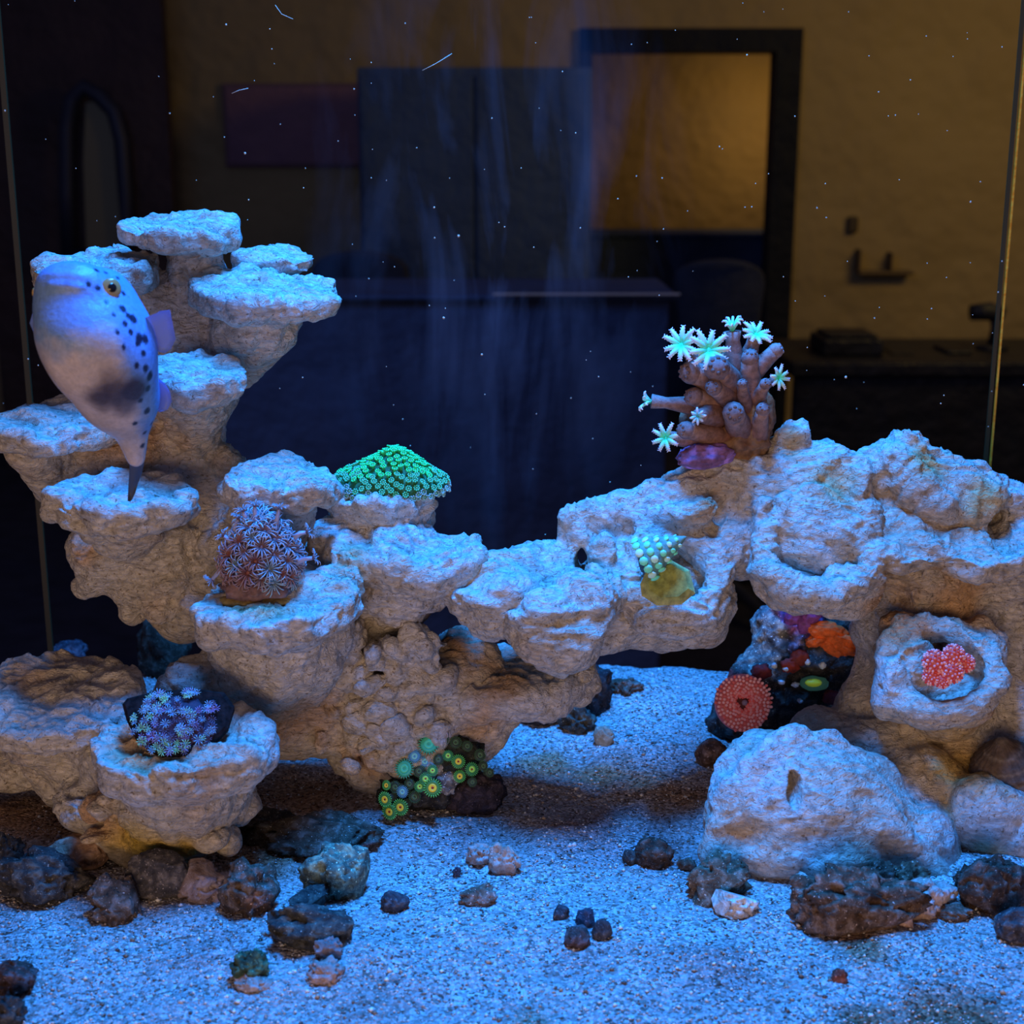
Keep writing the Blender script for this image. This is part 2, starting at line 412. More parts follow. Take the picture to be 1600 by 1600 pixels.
    for _ in range(26):
        x = rng.uniform(130, 370); y = rng.uniform(1255, 1320)
        el(x, y, .72+rng.uniform(0.008, .025), rng.uniform(14, 26), rng.uniform(10, 20), 20, 0.003)
    el(40, 1190, .84, 90, 40, 60)
    V, Q = g.mesh(); V = crust(V, Q, 11)
    tint = scatter_tint(V, 4, [(pc(210, 690, .86), .032, OCHRE), (pc(120, 860, .83), .018, OCHRE), (pc(400, 935, .77), .026, (.9, .74, .5)),
        (pc(240, 1310, .735), .034, (1, .74, .16)), (pc(150, 1260, .74), .02, OCHRE), (pc(230, 1165, .72), .024, (.9, .72, .5)), (pc(450, 1120, .81), .035, OCHRE),
        (pc(700, 980, .86), .028, (.34, .24, .2)), (pc(660, 960, .85), .02, (.3, .22, .2)), (pc(780, 1035, .83), .03, (.7, .5, .34)),  # dark browns first: shade of the recess under the ledge, painted in
        (pc(560, 1190, .83), .02, OCHRE), (pc(760, 1140, .83), .02, OCHRE), (pc(560, 890, .82), .02, (.85, .66, .42))])
    o = mesh_np('reef_rock', V, Q, M_ROCK, None, True, tint)
    tag(o, 'tall pale reef rock tower with stacked mushroom-like ledges at the left of the tank', 'rock')

def build_right():
    g = SDF((-0.065, 0.68, -0.012), (0.37, 0.985, 0.275), 0.00128)
    pc = P
    def pl(px, py, Y, rx, fr, t, tilt=0, roll=0, dish=0, seed=0, irr=.13):
        s = S(py, Y); g.plate(pc(px, py, Y), rx*s, rx*fr*s, t*s, tilt, roll, dish*s, seed, irr)
    def co(p1, p2, r1, r2, k=0.006): g.cone(pc(*p1), pc(*p2), r1*S(p1[1], p1[2]), r2*S(p2[1], p2[2]), k)
    def el(px, py, Y, rx, rz, ry=None, k=0.005, rot=None, sub=False):
        s = S(py, Y); g.ell(pc(px, py, Y), (rx*s, (ry or rx)*s, rz*s), k, rot, sub)
    def to(px, py, Y, R, r, tilt, sq=1, k=.004, roll=0):
        s = S(py, Y); g.torus(pc(px, py, Y), R*s, r*s, tilt, sq, k, roll)
    # bridge
    co((750, 910, .83), (900, 905, .86), 40, 44); co((790, 890, .86), (960, 900, .86), 30, 60)
    pl(762, 930, .815, 76, .8, 32, 14, -6, 0, 21, .13); pl(870, 905, .85, 92, .8, 28, 16, -6, 0, 22, .12)
    el(868, 985, .80, 74, 50, 66, .004, (10, 14, 0)); el(905, 950, .81, 58, 50, 60, .004); el(850, 960, .795, 44, 30, 44)
    co((900, 970, .83), (1040, 975, .85), 46, 40); co((960, 920, .85), (1040, 960, .86), 62, 52)
    # loop with a hole
    co((893, 822, .86), (925, 905, .855), 17, 22); co((897, 818, .86), (960, 812, .87), 18, 26); co((962, 815, .87), (935, 900, .86), 34, 30)
    co((886, 830, .86), (884, 880, .86), 12, 20)
    co((940, 860, .84), (945, 930, .83), 20, 30, .004)
    # ridge up to the right
    co((985, 800, .87), (1075, 770, .875), 34, 40); co((1075, 780, .875), (1170, 760, .88), 44, 54); co((1170, 770, .88), (1280, 750, .88), 64, 60)
    el(1110, 830, .88, 90, 66, 60); el(1180, 830, .885, 80, 70, 60); co((1010, 815, .86), (1100, 800, .85), 24, 30, .003)
    el(1240, 690, .88, 31, 36, 30, .003); el(1205, 712, .88, 26, 26, 26, .003); el(1302, 725, .87, 34, 30, 30, .003)
    # snail cup
    to(1052, 905, .835, 72, 25, 48, 1.05, .005, 4); el(1060, 930, .86, 76, 60, 50, .004); el(1085, 965, .845, 62, 46, 46)
    el(1045, 898, .815, 50, 42, 42, .003, None, True); co((1120, 930, .85), (1110, 980, .85), 30, 30); co((1140, 850, .86), (1220, 860, .87), 44, 40)
    # big cup
    el(1275, 850, .86, 104, 92, 76, .004); to(1275, 868, .828, 84, 17, 38, .95, .007, 0); el(1200, 900, .83, 24, 40, 24, .006); el(1330, 915, .82, 50, 18, 22, .006)
    el(1262, 822, .806, 72, 62, 52, .003, (0, 0, 0), True); pl(1275, 915, .835, 94, .7, 20, 20, 4, 4, 33, .08)
    co((1190, 800, .85), (1195, 870, .84), 16, 24, .003); co((1345, 740, .86), (1360, 860, .84), 20, 30, .003)
    # upper right mass
    co((1335, 745, .87), (1425, 715, .88), 34, 40); co((1424, 712, .875), (1434, 680, .875), 30, 15, .003); co((1400, 722, .865), (1460, 790, .855), 30, 34, .003)
    co((1430, 745, .88), (1530, 770, .88), 52, 42); el(1515, 735, .88, 28, 20, 26, .003, (0, -20, 0)); el(1500, 790, .865, 66, 50, 50, .004)
    co((1530, 780, .88), (1640, 820, .88), 40, 50); el(1580, 795, .87, 40, 24, 30, .003)
    el(1430, 800, .88, 110, 80, 60); el(1400, 830, .865, 90, 40, 60, .003); el(1480, 880, .87, 150, 62, 66)
    pl(1420, 845, .845, 100, .7, 16, 22, 3, 0, 35, .1); pl(1530, 862, .84, 108, .62, 20, 12, 2, 0, 36, .1); el(1600, 880, .86, 90, 60, 60)
    co((1440, 900, .85), (1425, 940, .85), 26, 22, .003)
    # pillar
    co((1440, 900, .88), (1440, 1040, .88), 88, 92); co((1560, 900, .885), (1550, 1100, .88), 80, 86); el(1400, 985, .87, 62, 60, 56)
    co((1440, 1040, .88), (1400, 1150, .87), 92, 86); co((1370, 1040, .88), (1340, 1140, .87), 30, 50); co((1520, 1090, .87), (1500, 1220, .85), 100, 90)
    el(1620, 1080, .86, 60, 90, 50)
    # red coral cup
    to(1468, 1048, .802, 84, 19, 40, .9, .009, -6); el(1385, 1080, .80, 24, 40, 24, .008); el(1500, 1112, .80, 50, 22, 26, .008); el(1550, 1030, .815, 26, 44, 26, .010); el(1450, 1085, .82, 82, 52, 52, .006); el(1420, 1060, .815, 40, 60, 40, .006); el(1470, 1120, .83, 62, 40, 50, .007)
    el(1475, 1034, .776, 66, 46, 44, .006, None, True); el(1520, 1010, .83, 50, 40, 40, .006); el(1395, 1010, .83, 26, 46, 30, .006)
    # base
    co((1280, 1140, .86), (1330, 1180, .84), 42, 60); el(1380, 1180, .84, 80, 60, 60, .008)
    el(1265, 1265, .775, 162, 108, 112, .008, (0, 6, 0)); el(1200, 1280, .775, 100, 84, 86, .008); el(1360, 1310, .775, 136, 66, 90, .008); el(1240, 1200, .79, 110, 52, 70, .008)
    el(1420, 1240, .81, 100, 66, 66, .008); el(1310, 1200, .79, 62, 34, 46, .005); el(1250, 1330, .75, 130, 44, 60, .008); el(1440, 1340, .77, 70, 36, 60, .008)
    co((1165, 1200, .765), (1240, 1160, .78), 22, 30, .005); co((1150, 1230, .76), (1125, 1330, .755), 26, 34, .006); co((1290, 1160, .785), (1370, 1230, .78), 26, 34, .006)
    el(1320, 1225, .735, 60, 30, 34, .010, (0, 20, 0), True); el(1190, 1275, .72, 56, 30, 30, .010, None, True); el(1400, 1290, .72, 40, 30, 40, .008, None, True)
    co((1380, 1290, .745), (1450, 1360, .745), 24, 26, .006)
    el(1560, 1275, .785, 84, 60, 66, .006, (0, 16, 0)); el(1520, 1215, .83, 80, 60, 60, .008); el(1600, 1300, .78, 70, 40, 60, .006); el(1600, 1150, .84, 60, 90, 50)
    el(903, 870, .86, 12, 22, 130, .0012, None, True); el(1552, 818, .86, 17, 22, 250, .0012, None, True); el(1240, 1238, .742, 16, 26, 70, .0015, (0, 8, 0), True)
    V, Q = g.mesh()
    wv = np.stack([fbm(V*21+31*i, 2, 91+i) for i in range(3)], 1)*np.array((.0042, .003, .0042)); V = V+wv
    N = normals(V, Q); V0 = V; V = crust(V, Q, 31)
    # lower boulders are smoother
    k = np.clip((V0[:, 2]-0.06)/0.05, 0.50, 1)[:, None]; V = V0*(1-k)+V*k+N*(fbm(V0*26, 3, 55)*0.002)[:, None]*(1-k)
    tint = scatter_tint(V, 9, [(pc(1380, 960, .83), .03, OCHRE), (pc(1500, 950, .84), .026, OCHRE), (pc(1500, 1200, .80), .035, (1, .74, .3)), (pc(1560, 1130, .8), .02, OCHRE),
        (pc(1120, 770, .84), .022, OCHRE), (pc(1100, 825, .83), .016, OCHRE), (pc(1240, 690, .865), .013, (.98, .78, .5)), (pc(1450, 720, .86), .018, (.98, .76, .42)),
        (pc(1540, 780, .85), .02, (.98, .76, .42)), (pc(1300, 760, .85), .02, (.98, .78, .5)), (pc(1240, 1150, .80), .02, OCHRE), (pc(1160, 1190, .79), .014, OCHRE), (pc(1470, 905, .82), .012, (.7, .42, .12)), (pc(1330, 1340, .73), .02, (.9, .8, .7)), (pc(1540, 1350, .76), .018, (1, .8, .5))])
    o = mesh_np('reef_rock', V, Q, M_ROCK, None, True, tint)
    tag(o, 'pale reef rock arch with scooped cups, filling the right of the tank', 'rock')

# ------------------------------------------------------------------ sand
XW = 0.372; YB = 1.07; YF = 0.545
def sand_h(x, y):
    p = np.stack([x*9, y*9, x*0], -1); h = fbm(p, 3, 77)*0.0035+fbm(p*5, 2, 78)*0.0012
    h = h+0.010*np.exp(-(((x-0.11)/.09)**2+((y-1.02)/.08)**2))      # mound at the back
    h = h+0.005*np.exp(-(((x+0.05)/.16)**2+((y-0.66)/.05)**2))
    h = h-0.008*np.exp(-(((x-0.05)/.07)**2+((y-0.86)/.05)**2))
    return h
def sh(x, y): return float(sand_h(np.array([x]), np.array([y]))[0])
def on_sand(px, py):
    z = 0.0
    for _ in range(5):
        d = FW+np.array((1, 0, 0))*((px-800)/F)+UP*((800-py)/F); t = (z-CAMZ)/d[2]; p = np.array((0, 0, CAMZ))+d*t; z = sh(p[0], p[1])
    p[2] = z; return p
def build_sand():
    nx, ny = 460, 330
    xs = np.linspace(-XW, XW, nx); ys = np.linspace(YF, YB-.001, ny); X, Y = np.meshgrid(xs, ys, indexing='ij')
    Z = sand_h(X, Y)+fbm(np.stack([X*260, Y*260, X*0], -1), 2, 5)*0.0006
    V = np.stack([X, Y, Z], -1).reshape(-1, 3)
    i = np.arange(nx*ny).reshape(nx, ny); Q = np.stack([i[:-1, :-1], i[1:, :-1], i[1:, 1:], i[:-1, 1:]], -1).reshape(-1, 4)
    # skirt to the glass bottom
    b = len(V); rim = np.concatenate([i[:, 0], i[-1, 1:], i[::-1, -1][1:], i[0, ::-1][1:-1]])
    W = V[rim].copy(); W[:, 2] = -0.025; V = np.concatenate([V, W]); n = len(rim); j = np.arange(n)
    Q = np.concatenate([Q, np.stack([rim, b+j, b+(j+1) % n, rim[(j+1) % n]], -1)])
    brown = (.95, .62, .36)  # warm brown of the shadowed sand under the rocks, painted into the colour
    t = scatter_tint(V, 3, [(on_sand(940, 1215), .026, brown), (on_sand(1070, 1245), .026, brown), (on_sand(850, 1195), .022, brown), (on_sand(1000, 1228), .022, brown), (on_sand(30, 1270), .05, brown), (on_sand(470, 1240), .045, brown),
        (on_sand(400, 1330), .04, brown), (on_sand(100, 1290), .03, brown), (on_sand(1500, 1600), .035, (.5, .33, .2)), (on_sand(1350, 1600), .02, (.5, .33, .2)), (on_sand(1350, 1480), .02, (.7, .45, .28)),
        (on_sand(830, 1598), .016, (.6, .58, .42)), (on_sand(960, 1310), .05, (.78, .62, .62)), (on_sand(1060, 1350), .025, (.78, .62, .62)), (on_sand(720, 1320), .03, (.85, .72, .72)), (on_sand(330, 1480), .03, (.85, .72, .72)), (on_sand(900, 1500), .025, (.85, .7, .68)), (on_sand(1120, 1520), .035, (.8, .68, .66)), (on_sand(600, 1560), .03, (.85, .75, .72))])
    o = mesh_np('sand_bed', V, Q, M_SAND, None, True, t)
    tag(o, 'pale speckled aragonite sand covering the tank bottom', 'sand', None, 'stuff')
    # coarse grains lying on it
    n = 26000; r = np.random.RandomState(5)
    x = r.uniform(-.30, .34, n); y = YF+.01+(YB-YF-.02)*r.rand(n)**1.5; z = sand_h(x, y)
    octv = np.array([(1, 0, 0), (-1, 0, 0), (0, 1, 0), (0, -1, 0), (0, 0, 1), (0, 0, -1)], float)
    octf = np.array([(0, 2, 4), (2, 1, 4), (1, 3, 4), (3, 0, 4), (2, 0, 5), (1, 2, 5), (3, 1, 5), (0, 3, 5)])
    size = 0.0005+0.0007*r.rand(n)**3+(r.rand(n) < .04)*0.0008
    Vg = octv[None]*(size[:, None, None]*r.uniform(.6, 1.3, (n, 6, 1)))
    a = r.rand(n)*6.28; ca, sa = np.cos(a), np.sin(a); xr = Vg[..., 0]*ca[:, None]-Vg[..., 1]*sa[:, None]; yr = Vg[..., 0]*sa[:, None]+Vg[..., 1]*ca[:, None]
    Vg = np.stack([xr+x[:, None], yr+y[:, None], Vg[..., 2]*.8+(z+size*.3)[:, None]], -1).reshape(-1, 3)
    Fg = (octf[None]+6*np.arange(n)[:, None, None]).reshape(-1, 3)
    pal = np.array([(.85, .85, .84), (.75, .72, .68), (.5, .38, .28), (.24, .17, .12), (.10, .08, .07), (.62, .5, .42)])
    cc = pal[r.choice(6, n, p=[.26, .20, .16, .16, .12, .10])].repeat(6, 0)
    o = mesh_np('sand_grains', Vg, Fg, M_V, None, False, cc)
    tag(o, 'loose coarse shell grit scattered over the sand', 'sand', None, 'stuff')

# ------------------------------------------------------------------ loose rocks
def ico_arrays(sub):
    import bmesh
    bm = bmesh.new(); bmesh.ops.create_icosphere(bm, subdivisions=sub, radius=1); V = np.array([v.co[:] for v in bm.verts]); Fc = np.array([[v.index for v in f.verts] for f in bm.faces]); bm.free(); return V, Fc
ICO = {k: ico_arrays(k) for k in (3, 4, 5)}
def lump(c, r, seed, sub=4, rough=.22, freq=2.0, yaw=0, roll=0, sharp=0.0, tint=None):
    V, Fc = ICO[sub]; n = fbm(V*freq+seed*3.1, 4, seed, .55)
    q = V*(1+rough*n)[:, None]
    if sub == 5: q = q*(1+.035*fbm(V*9+seed, 2, seed+2)-.05*np.clip(vnoise(V*5+seed, seed+8)-.2, 0, 1))[:, None]
    if sharp: # facets: clip by random planes
        rr = np.random.RandomState(seed)
        for _ in range(9):
            d = rr.normal(size=3); d /= np.linalg.norm(d); h = rr.uniform(.62, .85); e = q@d-h; q = q-np.clip(e, 0, None)[:, None]*d*sharp
    q = q*np.array(r); M = np.array(Matrix.Rotation(yaw, 3, 'Z') @ Matrix.Rotation(roll, 3, 'Y')); q = q@M.T
    return q+np.asarray(c) , Fc
def stone(label, px, py, w, h, mat, seed, name='stone', depth=.9, sub=5, rough=.36, sharp=.5, sink=.34, tint=(1, 1, 1), roll=0, cat='rock', group=None, patches=(), freq=2.2):
    """px,py = centre of the visible stone; w,h = full visible size in photo pixels"""
    base = on_sand(px, py+h*.36); s = S(py, base[1]); rz = h*.56*s; rx = w*.5*s
    c = np.array((base[0], base[1]+rx*depth*.5, base[2]+rz*(1-sink*1.4)))
    V, Fc = lump((0, 0, 0), (rx, rx*depth, rz), seed, sub, rough, freq, 0, roll, sharp)
    col = np.ones((len(V), 3))*np.array(tint)
    for (ox, oz, rad, tc) in patches:
        p = np.array((ox*rx, -rx*depth*.5, oz*rz)); d = np.linalg.norm((V-p)/np.array((rx, rx*depth*1.2, rz)), axis=1)/rad+fbm(V*200, 2, seed+4)*.2
        k = np.clip((1.15-d)*3, 0, 1)[:, None]; col = col*(1-k)+np.array(tc)*k
    o = mesh_np(name, V, Fc, mat, None, True, col); o.location = c
    return tag(o, label, cat, group)

def build_stones():
    st = stone
    st('black rock with jagged top at the left edge, in front of the pedestal', 62, 1378, 150, 86, M_DARK, 1, depth=.6)
    st('small black stone leaning behind the jagged black rock at the left edge', 12, 1332, 44, 50, M_DARK, 2)
    st('tan flat stone half buried beside the yellow foot of the pedestal', 112, 1340, 110, 52, M_PALE, 3, tint=(1, .72, .55), depth=.6)
    st('brown wedge-shaped stone in front of the dark slab', 178, 1414, 92, 66, M_BROWN, 4, sharp=.9, roll=.25)
    st('smooth dark grey slab under the front of the pedestal', 250, 1372, 110, 92, M_DARK, 5, rough=.12, tint=(1.5, 1.5, 1.7), depth=.5, sharp=.8)
    st('grey-mauve angular stone beside the dark slab', 312, 1385, 84, 68, M_PALE, 6, sharp=.9, tint=(.62, .55, .62))
    st('dark brown knobbly stone touching the mauve angular stone', 388, 1398, 100, 78, M_BROWN, 7, patches=[(.3, .1, .45, (1.8, 1.7, 2))])
    st('large green-grey rounded rock in front of the pedestal', 527, 1372, 108, 88, M_DARK, 8, tint=(3.0, 4.2, 3.4), rough=.24)
    st('long dark encrusted stone lying behind the green-grey rock', 500, 1312, 200, 56, M_BROWN, 9, tint=(.7, .8, .8), depth=.5, patches=[(.7, -.2, .3, (1.8, 1.5, 1.8))])
    st('long low dark rubble piece beneath the pedestal overhang', 400, 1290, 130, 40, M_DARK, 10, depth=.5)
    st('black shell-like fragment below the green-grey rock', 485, 1408, 76, 40, M_DARK, 11, sharp=1)
    st('dark flat rock with brown crust in front of the shell fragment', 487, 1455, 140, 68, M_DARK, 12, tint=(1.1, 1.2, 1.2), depth=.6)
    st('small smooth charcoal pebble right of the green-grey rock', 617, 1412, 48, 32, M_DARK, 13, rough=.1, tint=(1.2, 1.2, 1.5))
    st('dark green knob of rock on a pale chip in the open sand', 391, 1516, 62, 44, M_DARK, 14, tint=(1, 1.8, 1.1))
    st('pale chip under the dark green knob of rock', 392, 1541, 56, 20, M_PALE, 15, tint=(.8, .7, .7))
    st('mauve pebble in front of the flat rock with brown crust', 514, 1486, 44, 34, M_PALE, 16, tint=(.5, .45, .5))
    st('pinkish flat chip in the sand below the mauve pebble', 510, 1521, 58, 36, M_PALE, 17, tint=(.85, .68, .68), sink=.5)
    st('dark stone at the left edge in the foreground', 16, 1532, 72, 62, M_BROWN, 18, tint=(.7, .6, .7))
    st('charcoal stone below the dark foreground stone at the left edge', 8, 1584, 50, 60, M_DARK, 19)
    st('pale crusted stone with a brown underside on the open sand', 788, 1347, 56, 48, M_PALE, 20, tint=(.95, .82, .78))
    st('small pale stone left of the crusted stone', 750, 1338, 42, 36, M_PALE, 21, tint=(.85, .75, .75))
    st('flat brown ringed chip on the open sand', 748, 1402, 56, 30, M_BROWN, 22, tint=(1.6, 1.4, 1.4), sink=.4)
    st('tiny navy pebble between the charcoal pebble and the crusted stone', 714, 1364, 14, 18, M_DARK, 23, sub=3, tint=(1, 1, 1.6))
    st('smallest dark pebble left of the trio of pebbles', 877, 1428, 28, 20, M_DARK, 24, sub=3, tint=(1.1, 1.1, 1.4))
    g = 'trio of dark pebbles on the open sand'
    st('squarish dark pebble, upper one of the trio', 913, 1437, 32, 30, M_DARK, 25, sub=3, tint=(1.1, 1.1, 1.7), group=g)
    st('rounded dark pebble, right one of the trio', 941, 1455, 34, 34, M_DARK, 26, sub=3, tint=(1.0, 1.0, 1.2), group=g, rough=.12)
    st('oblong dark pebble, lower left one of the trio', 904, 1470, 48, 28, M_BROWN, 27, sub=3, tint=(.8, .7, .9), group=g)
    st('round dark brown stone alone near the smooth boulder', 1020, 1337, 62, 48, M_BROWN, 28, tint=(.6, .55, .55), rough=.14, sharp=.2)
    st('small dark stone touching the round dark brown stone', 985, 1340, 26, 26, M_DARK, 29, sub=3)
    st('mottled grey-brown stone leaning on the smooth boulder', 1122, 1380, 104, 74, M_BROWN, 30, tint=(1.1, 1.1, 1), sharp=.9)
    st('bright pale chip in front of the mottled grey-brown stone', 1143, 1417, 70, 40, M_PALE, 31, tint=(1.3, 1.3, 1.3), sharp=1)
    st('small brown pebble behind the mottled grey-brown stone', 1076, 1352, 30, 24, M_BROWN, 32, sub=3)
    st('tiny reddish pebble alone in the foreground sand', 1311, 1527, 24, 22, M_BROWN, 33, sub=3, tint=(1.6, .8, .8))
    st('broad brown encrusted rock in front of the smooth boulder', 1345, 1420, 200, 96, M_BROWN, 34, sub=5, depth=.5, rough=.34, tint=(1.1, 1, .95), freq=3, patches=[(-.2, -.7, .2, (1.7, 1.8, 3)), (-.25, 0, .22, (1.7, 1.7, 2.4)), (.35, -.1, .22, (1.7, 1.7, 2.4)), (.1, .5, .3, (.5, .4, .35))])
    st('dark brown knob on top of the broad encrusted rock', 1382, 1376, 60, 44, M_BROWN, 35, tint=(.8, .8, .8))
    st('grey knob at the right end of the broad encrusted rock', 1425, 1378, 56, 40, M_BROWN, 36, tint=(1.3, 1.3, 1.2))
    st('pink-white lumpy stone against the broad encrusted rock', 1440, 1410, 84, 62, M_PALE, 37, tint=(1.1, .95, .95), rough=.3)
    st('small pink-white stone in front of the lumpy one', 1408, 1430, 48, 44, M_PALE, 38, tint=(1.1, .9, .95))
    st('pale blue-white chip left of the broad encrusted rock', 1262, 1394, 52, 44, M_PALE, 39, tint=(1.2, 1.2, 1.2))
    st('small pale chip right of the lumpy pink-white stone', 1476, 1402, 46, 34, M_PALE, 40, tint=(.95, .95, 1))
    st('dark brown rock at the right edge', 1556, 1392, 120, 92, M_BROWN, 41, tint=(.65, .6, .6), rough=.3)
    st('small brown knob left of the dark rock at the right edge', 1514, 1380, 42, 42, M_BROWN, 42, tint=(.55, .5, .5))
    st('small greyish stone in the gap before the dark rock at the right edge', 1494, 1430, 54, 22, M_BROWN, 43, tint=(1.2, 1.1, 1.1))
    st('rounded grey-mauve stone low at the right edge', 1590, 1448, 70, 62, M_DARK, 44, tint=(1.6, 1.5, 1.7), rough=.15)
    st('round bluish shell lying on the sand behind the arch', 943, 1152, 34, 34, M_PALE, 45, name='shell', rough=.06, tint=(.75, .8, .7), cat='shell')
    st('black rock behind the shelf end of the tower', 922, 1082, 74, 92, M_DARK, 46, tint=(.5, .5, .6))
    st('dark stone beside the round bluish shell', 905, 1128, 56, 48, M_DARK, 47, tint=(1.1, 1.2, 1.1))
    st('low dark stone under the shelf of the tower', 850, 1118, 90, 36, M_DARK, 48, tint=(.9, .9, 1.1))
    st('faint rounded stone on the sand far behind, near the back glass', 975, 1074, 50, 22, M_BROWN, 49, tint=(.9, .9, .9))
    st('small banded brown shell on the sand beside the colourful rock', 1114, 1180, 62, 44, M_BROWN, 50, name='shell', rough=.1, cat='shell', tint=(1.1, 1, 1.1), patches=[(-.2, .3, .3, (2.4, 2.4, 2.8))])
    # dim stone behind the tower
    base = on_sand(248, 1062); V, Fc = lump((0, 0, 0), (.021, .02, .026), 61, 4, .2)
    o = mesh_np('stone', V, Fc, M_BROWN, None, True, np.ones((len(V), 3))*(.45, .4, .36)); o.location = (base[0], base[1]+.02, base[2]+.019)
    tag(o, 'dim brown rock in the dark gap behind the tower, above the bottom-left ledges', 'rock')
    base = on_sand(108, 1030); V, Fc = lump((0, 0, 0), (.016, .012, .009), 62, 4, .3)
    o = mesh_np('stone', V, Fc, M_DARK, None, True, np.ones((len(V), 3))*(1, 1.1, 1.6)); o.location = (base[0], base[1]+.0, base[2]+.006)
    tag(o, 'small bluish stone in the dark at the back left corner', 'rock')

# ------------------------------------------------------------------ corals
def flower_mesh(R, n=8, cup=.25, pin=True, colc=(.1, .9, .55), colt=(.75, .85, .95), thick=.13, seed=0, disc=.22):
    """open polyp facing +Z: disc, tentacles with pinnules"""
    b = MB(); r = random.Random(seed)
    V, Fc = sphere((0, 0, 0), (R*disc, R*disc, R*disc*.55), 10, 6); b.add(V, Fc, colc)
    for k in range(n):
        a = 2*math.pi*(k+r.uniform(-.15, .15))/n; L = R*r.uniform(.85, 1.08); d = np.array((math.cos(a), math.sin(a), 0))
        lift = cup*r.uniform(.6, 1.4)
        pts = [d*(disc*.5*R)+d*L*(1-disc*.5)*t+np.array((0, 0, 1))*R*lift*(math.sin(t*2.2)) for t in (0, .3, .6, .85, 1)]
        V, Fc = tube(pts, [R*thick*.7, R*thick, R*thick*.9, R*thick*.7, R*thick*.35], 6)
        t = np.clip((np.linalg.norm(V[:, :2], axis=1)/R-.15)/.75, 0, 1)[:, None]
        b.add(V, Fc, np.array(colc)*(1-t)+np.array(colt)*t)
        if pin:
            side = np.array((-d[1], d[0], 0))
            for q in (.35, .55, .75, .92):
                p = d*(disc*.5*R)+d*L*(1-disc*.5)*q+np.array((0, 0, 1))*R*lift*math.sin(q*2.2)
                for sg in (-1, 1):
                    e = p+(side*sg*.75+d*.5)*R*.2*(1.2-q*.4)+np.array((0, 0, .05*R)); V, Fc = tube([p, (p+e)/2, e], [R*.035]*2+[R*.02], 4); b.add(V, Fc, colt)
    return b
def aim(o, p, d, spin=0):
    q = Vector(d).to_track_quat('Z', 'Y') @ Quaternion((0, 0, 1), spin); o.rotation_mode = 'QUATERNION'; o.rotation_quaternion = q; o.location = Vector(p)
TOCAM = lambda p: (np.array((0, 0, CAMZ))-np.asarray(p))/np.linalg.norm(np.array((0, 0, CAMZ))-np.asarray(p))

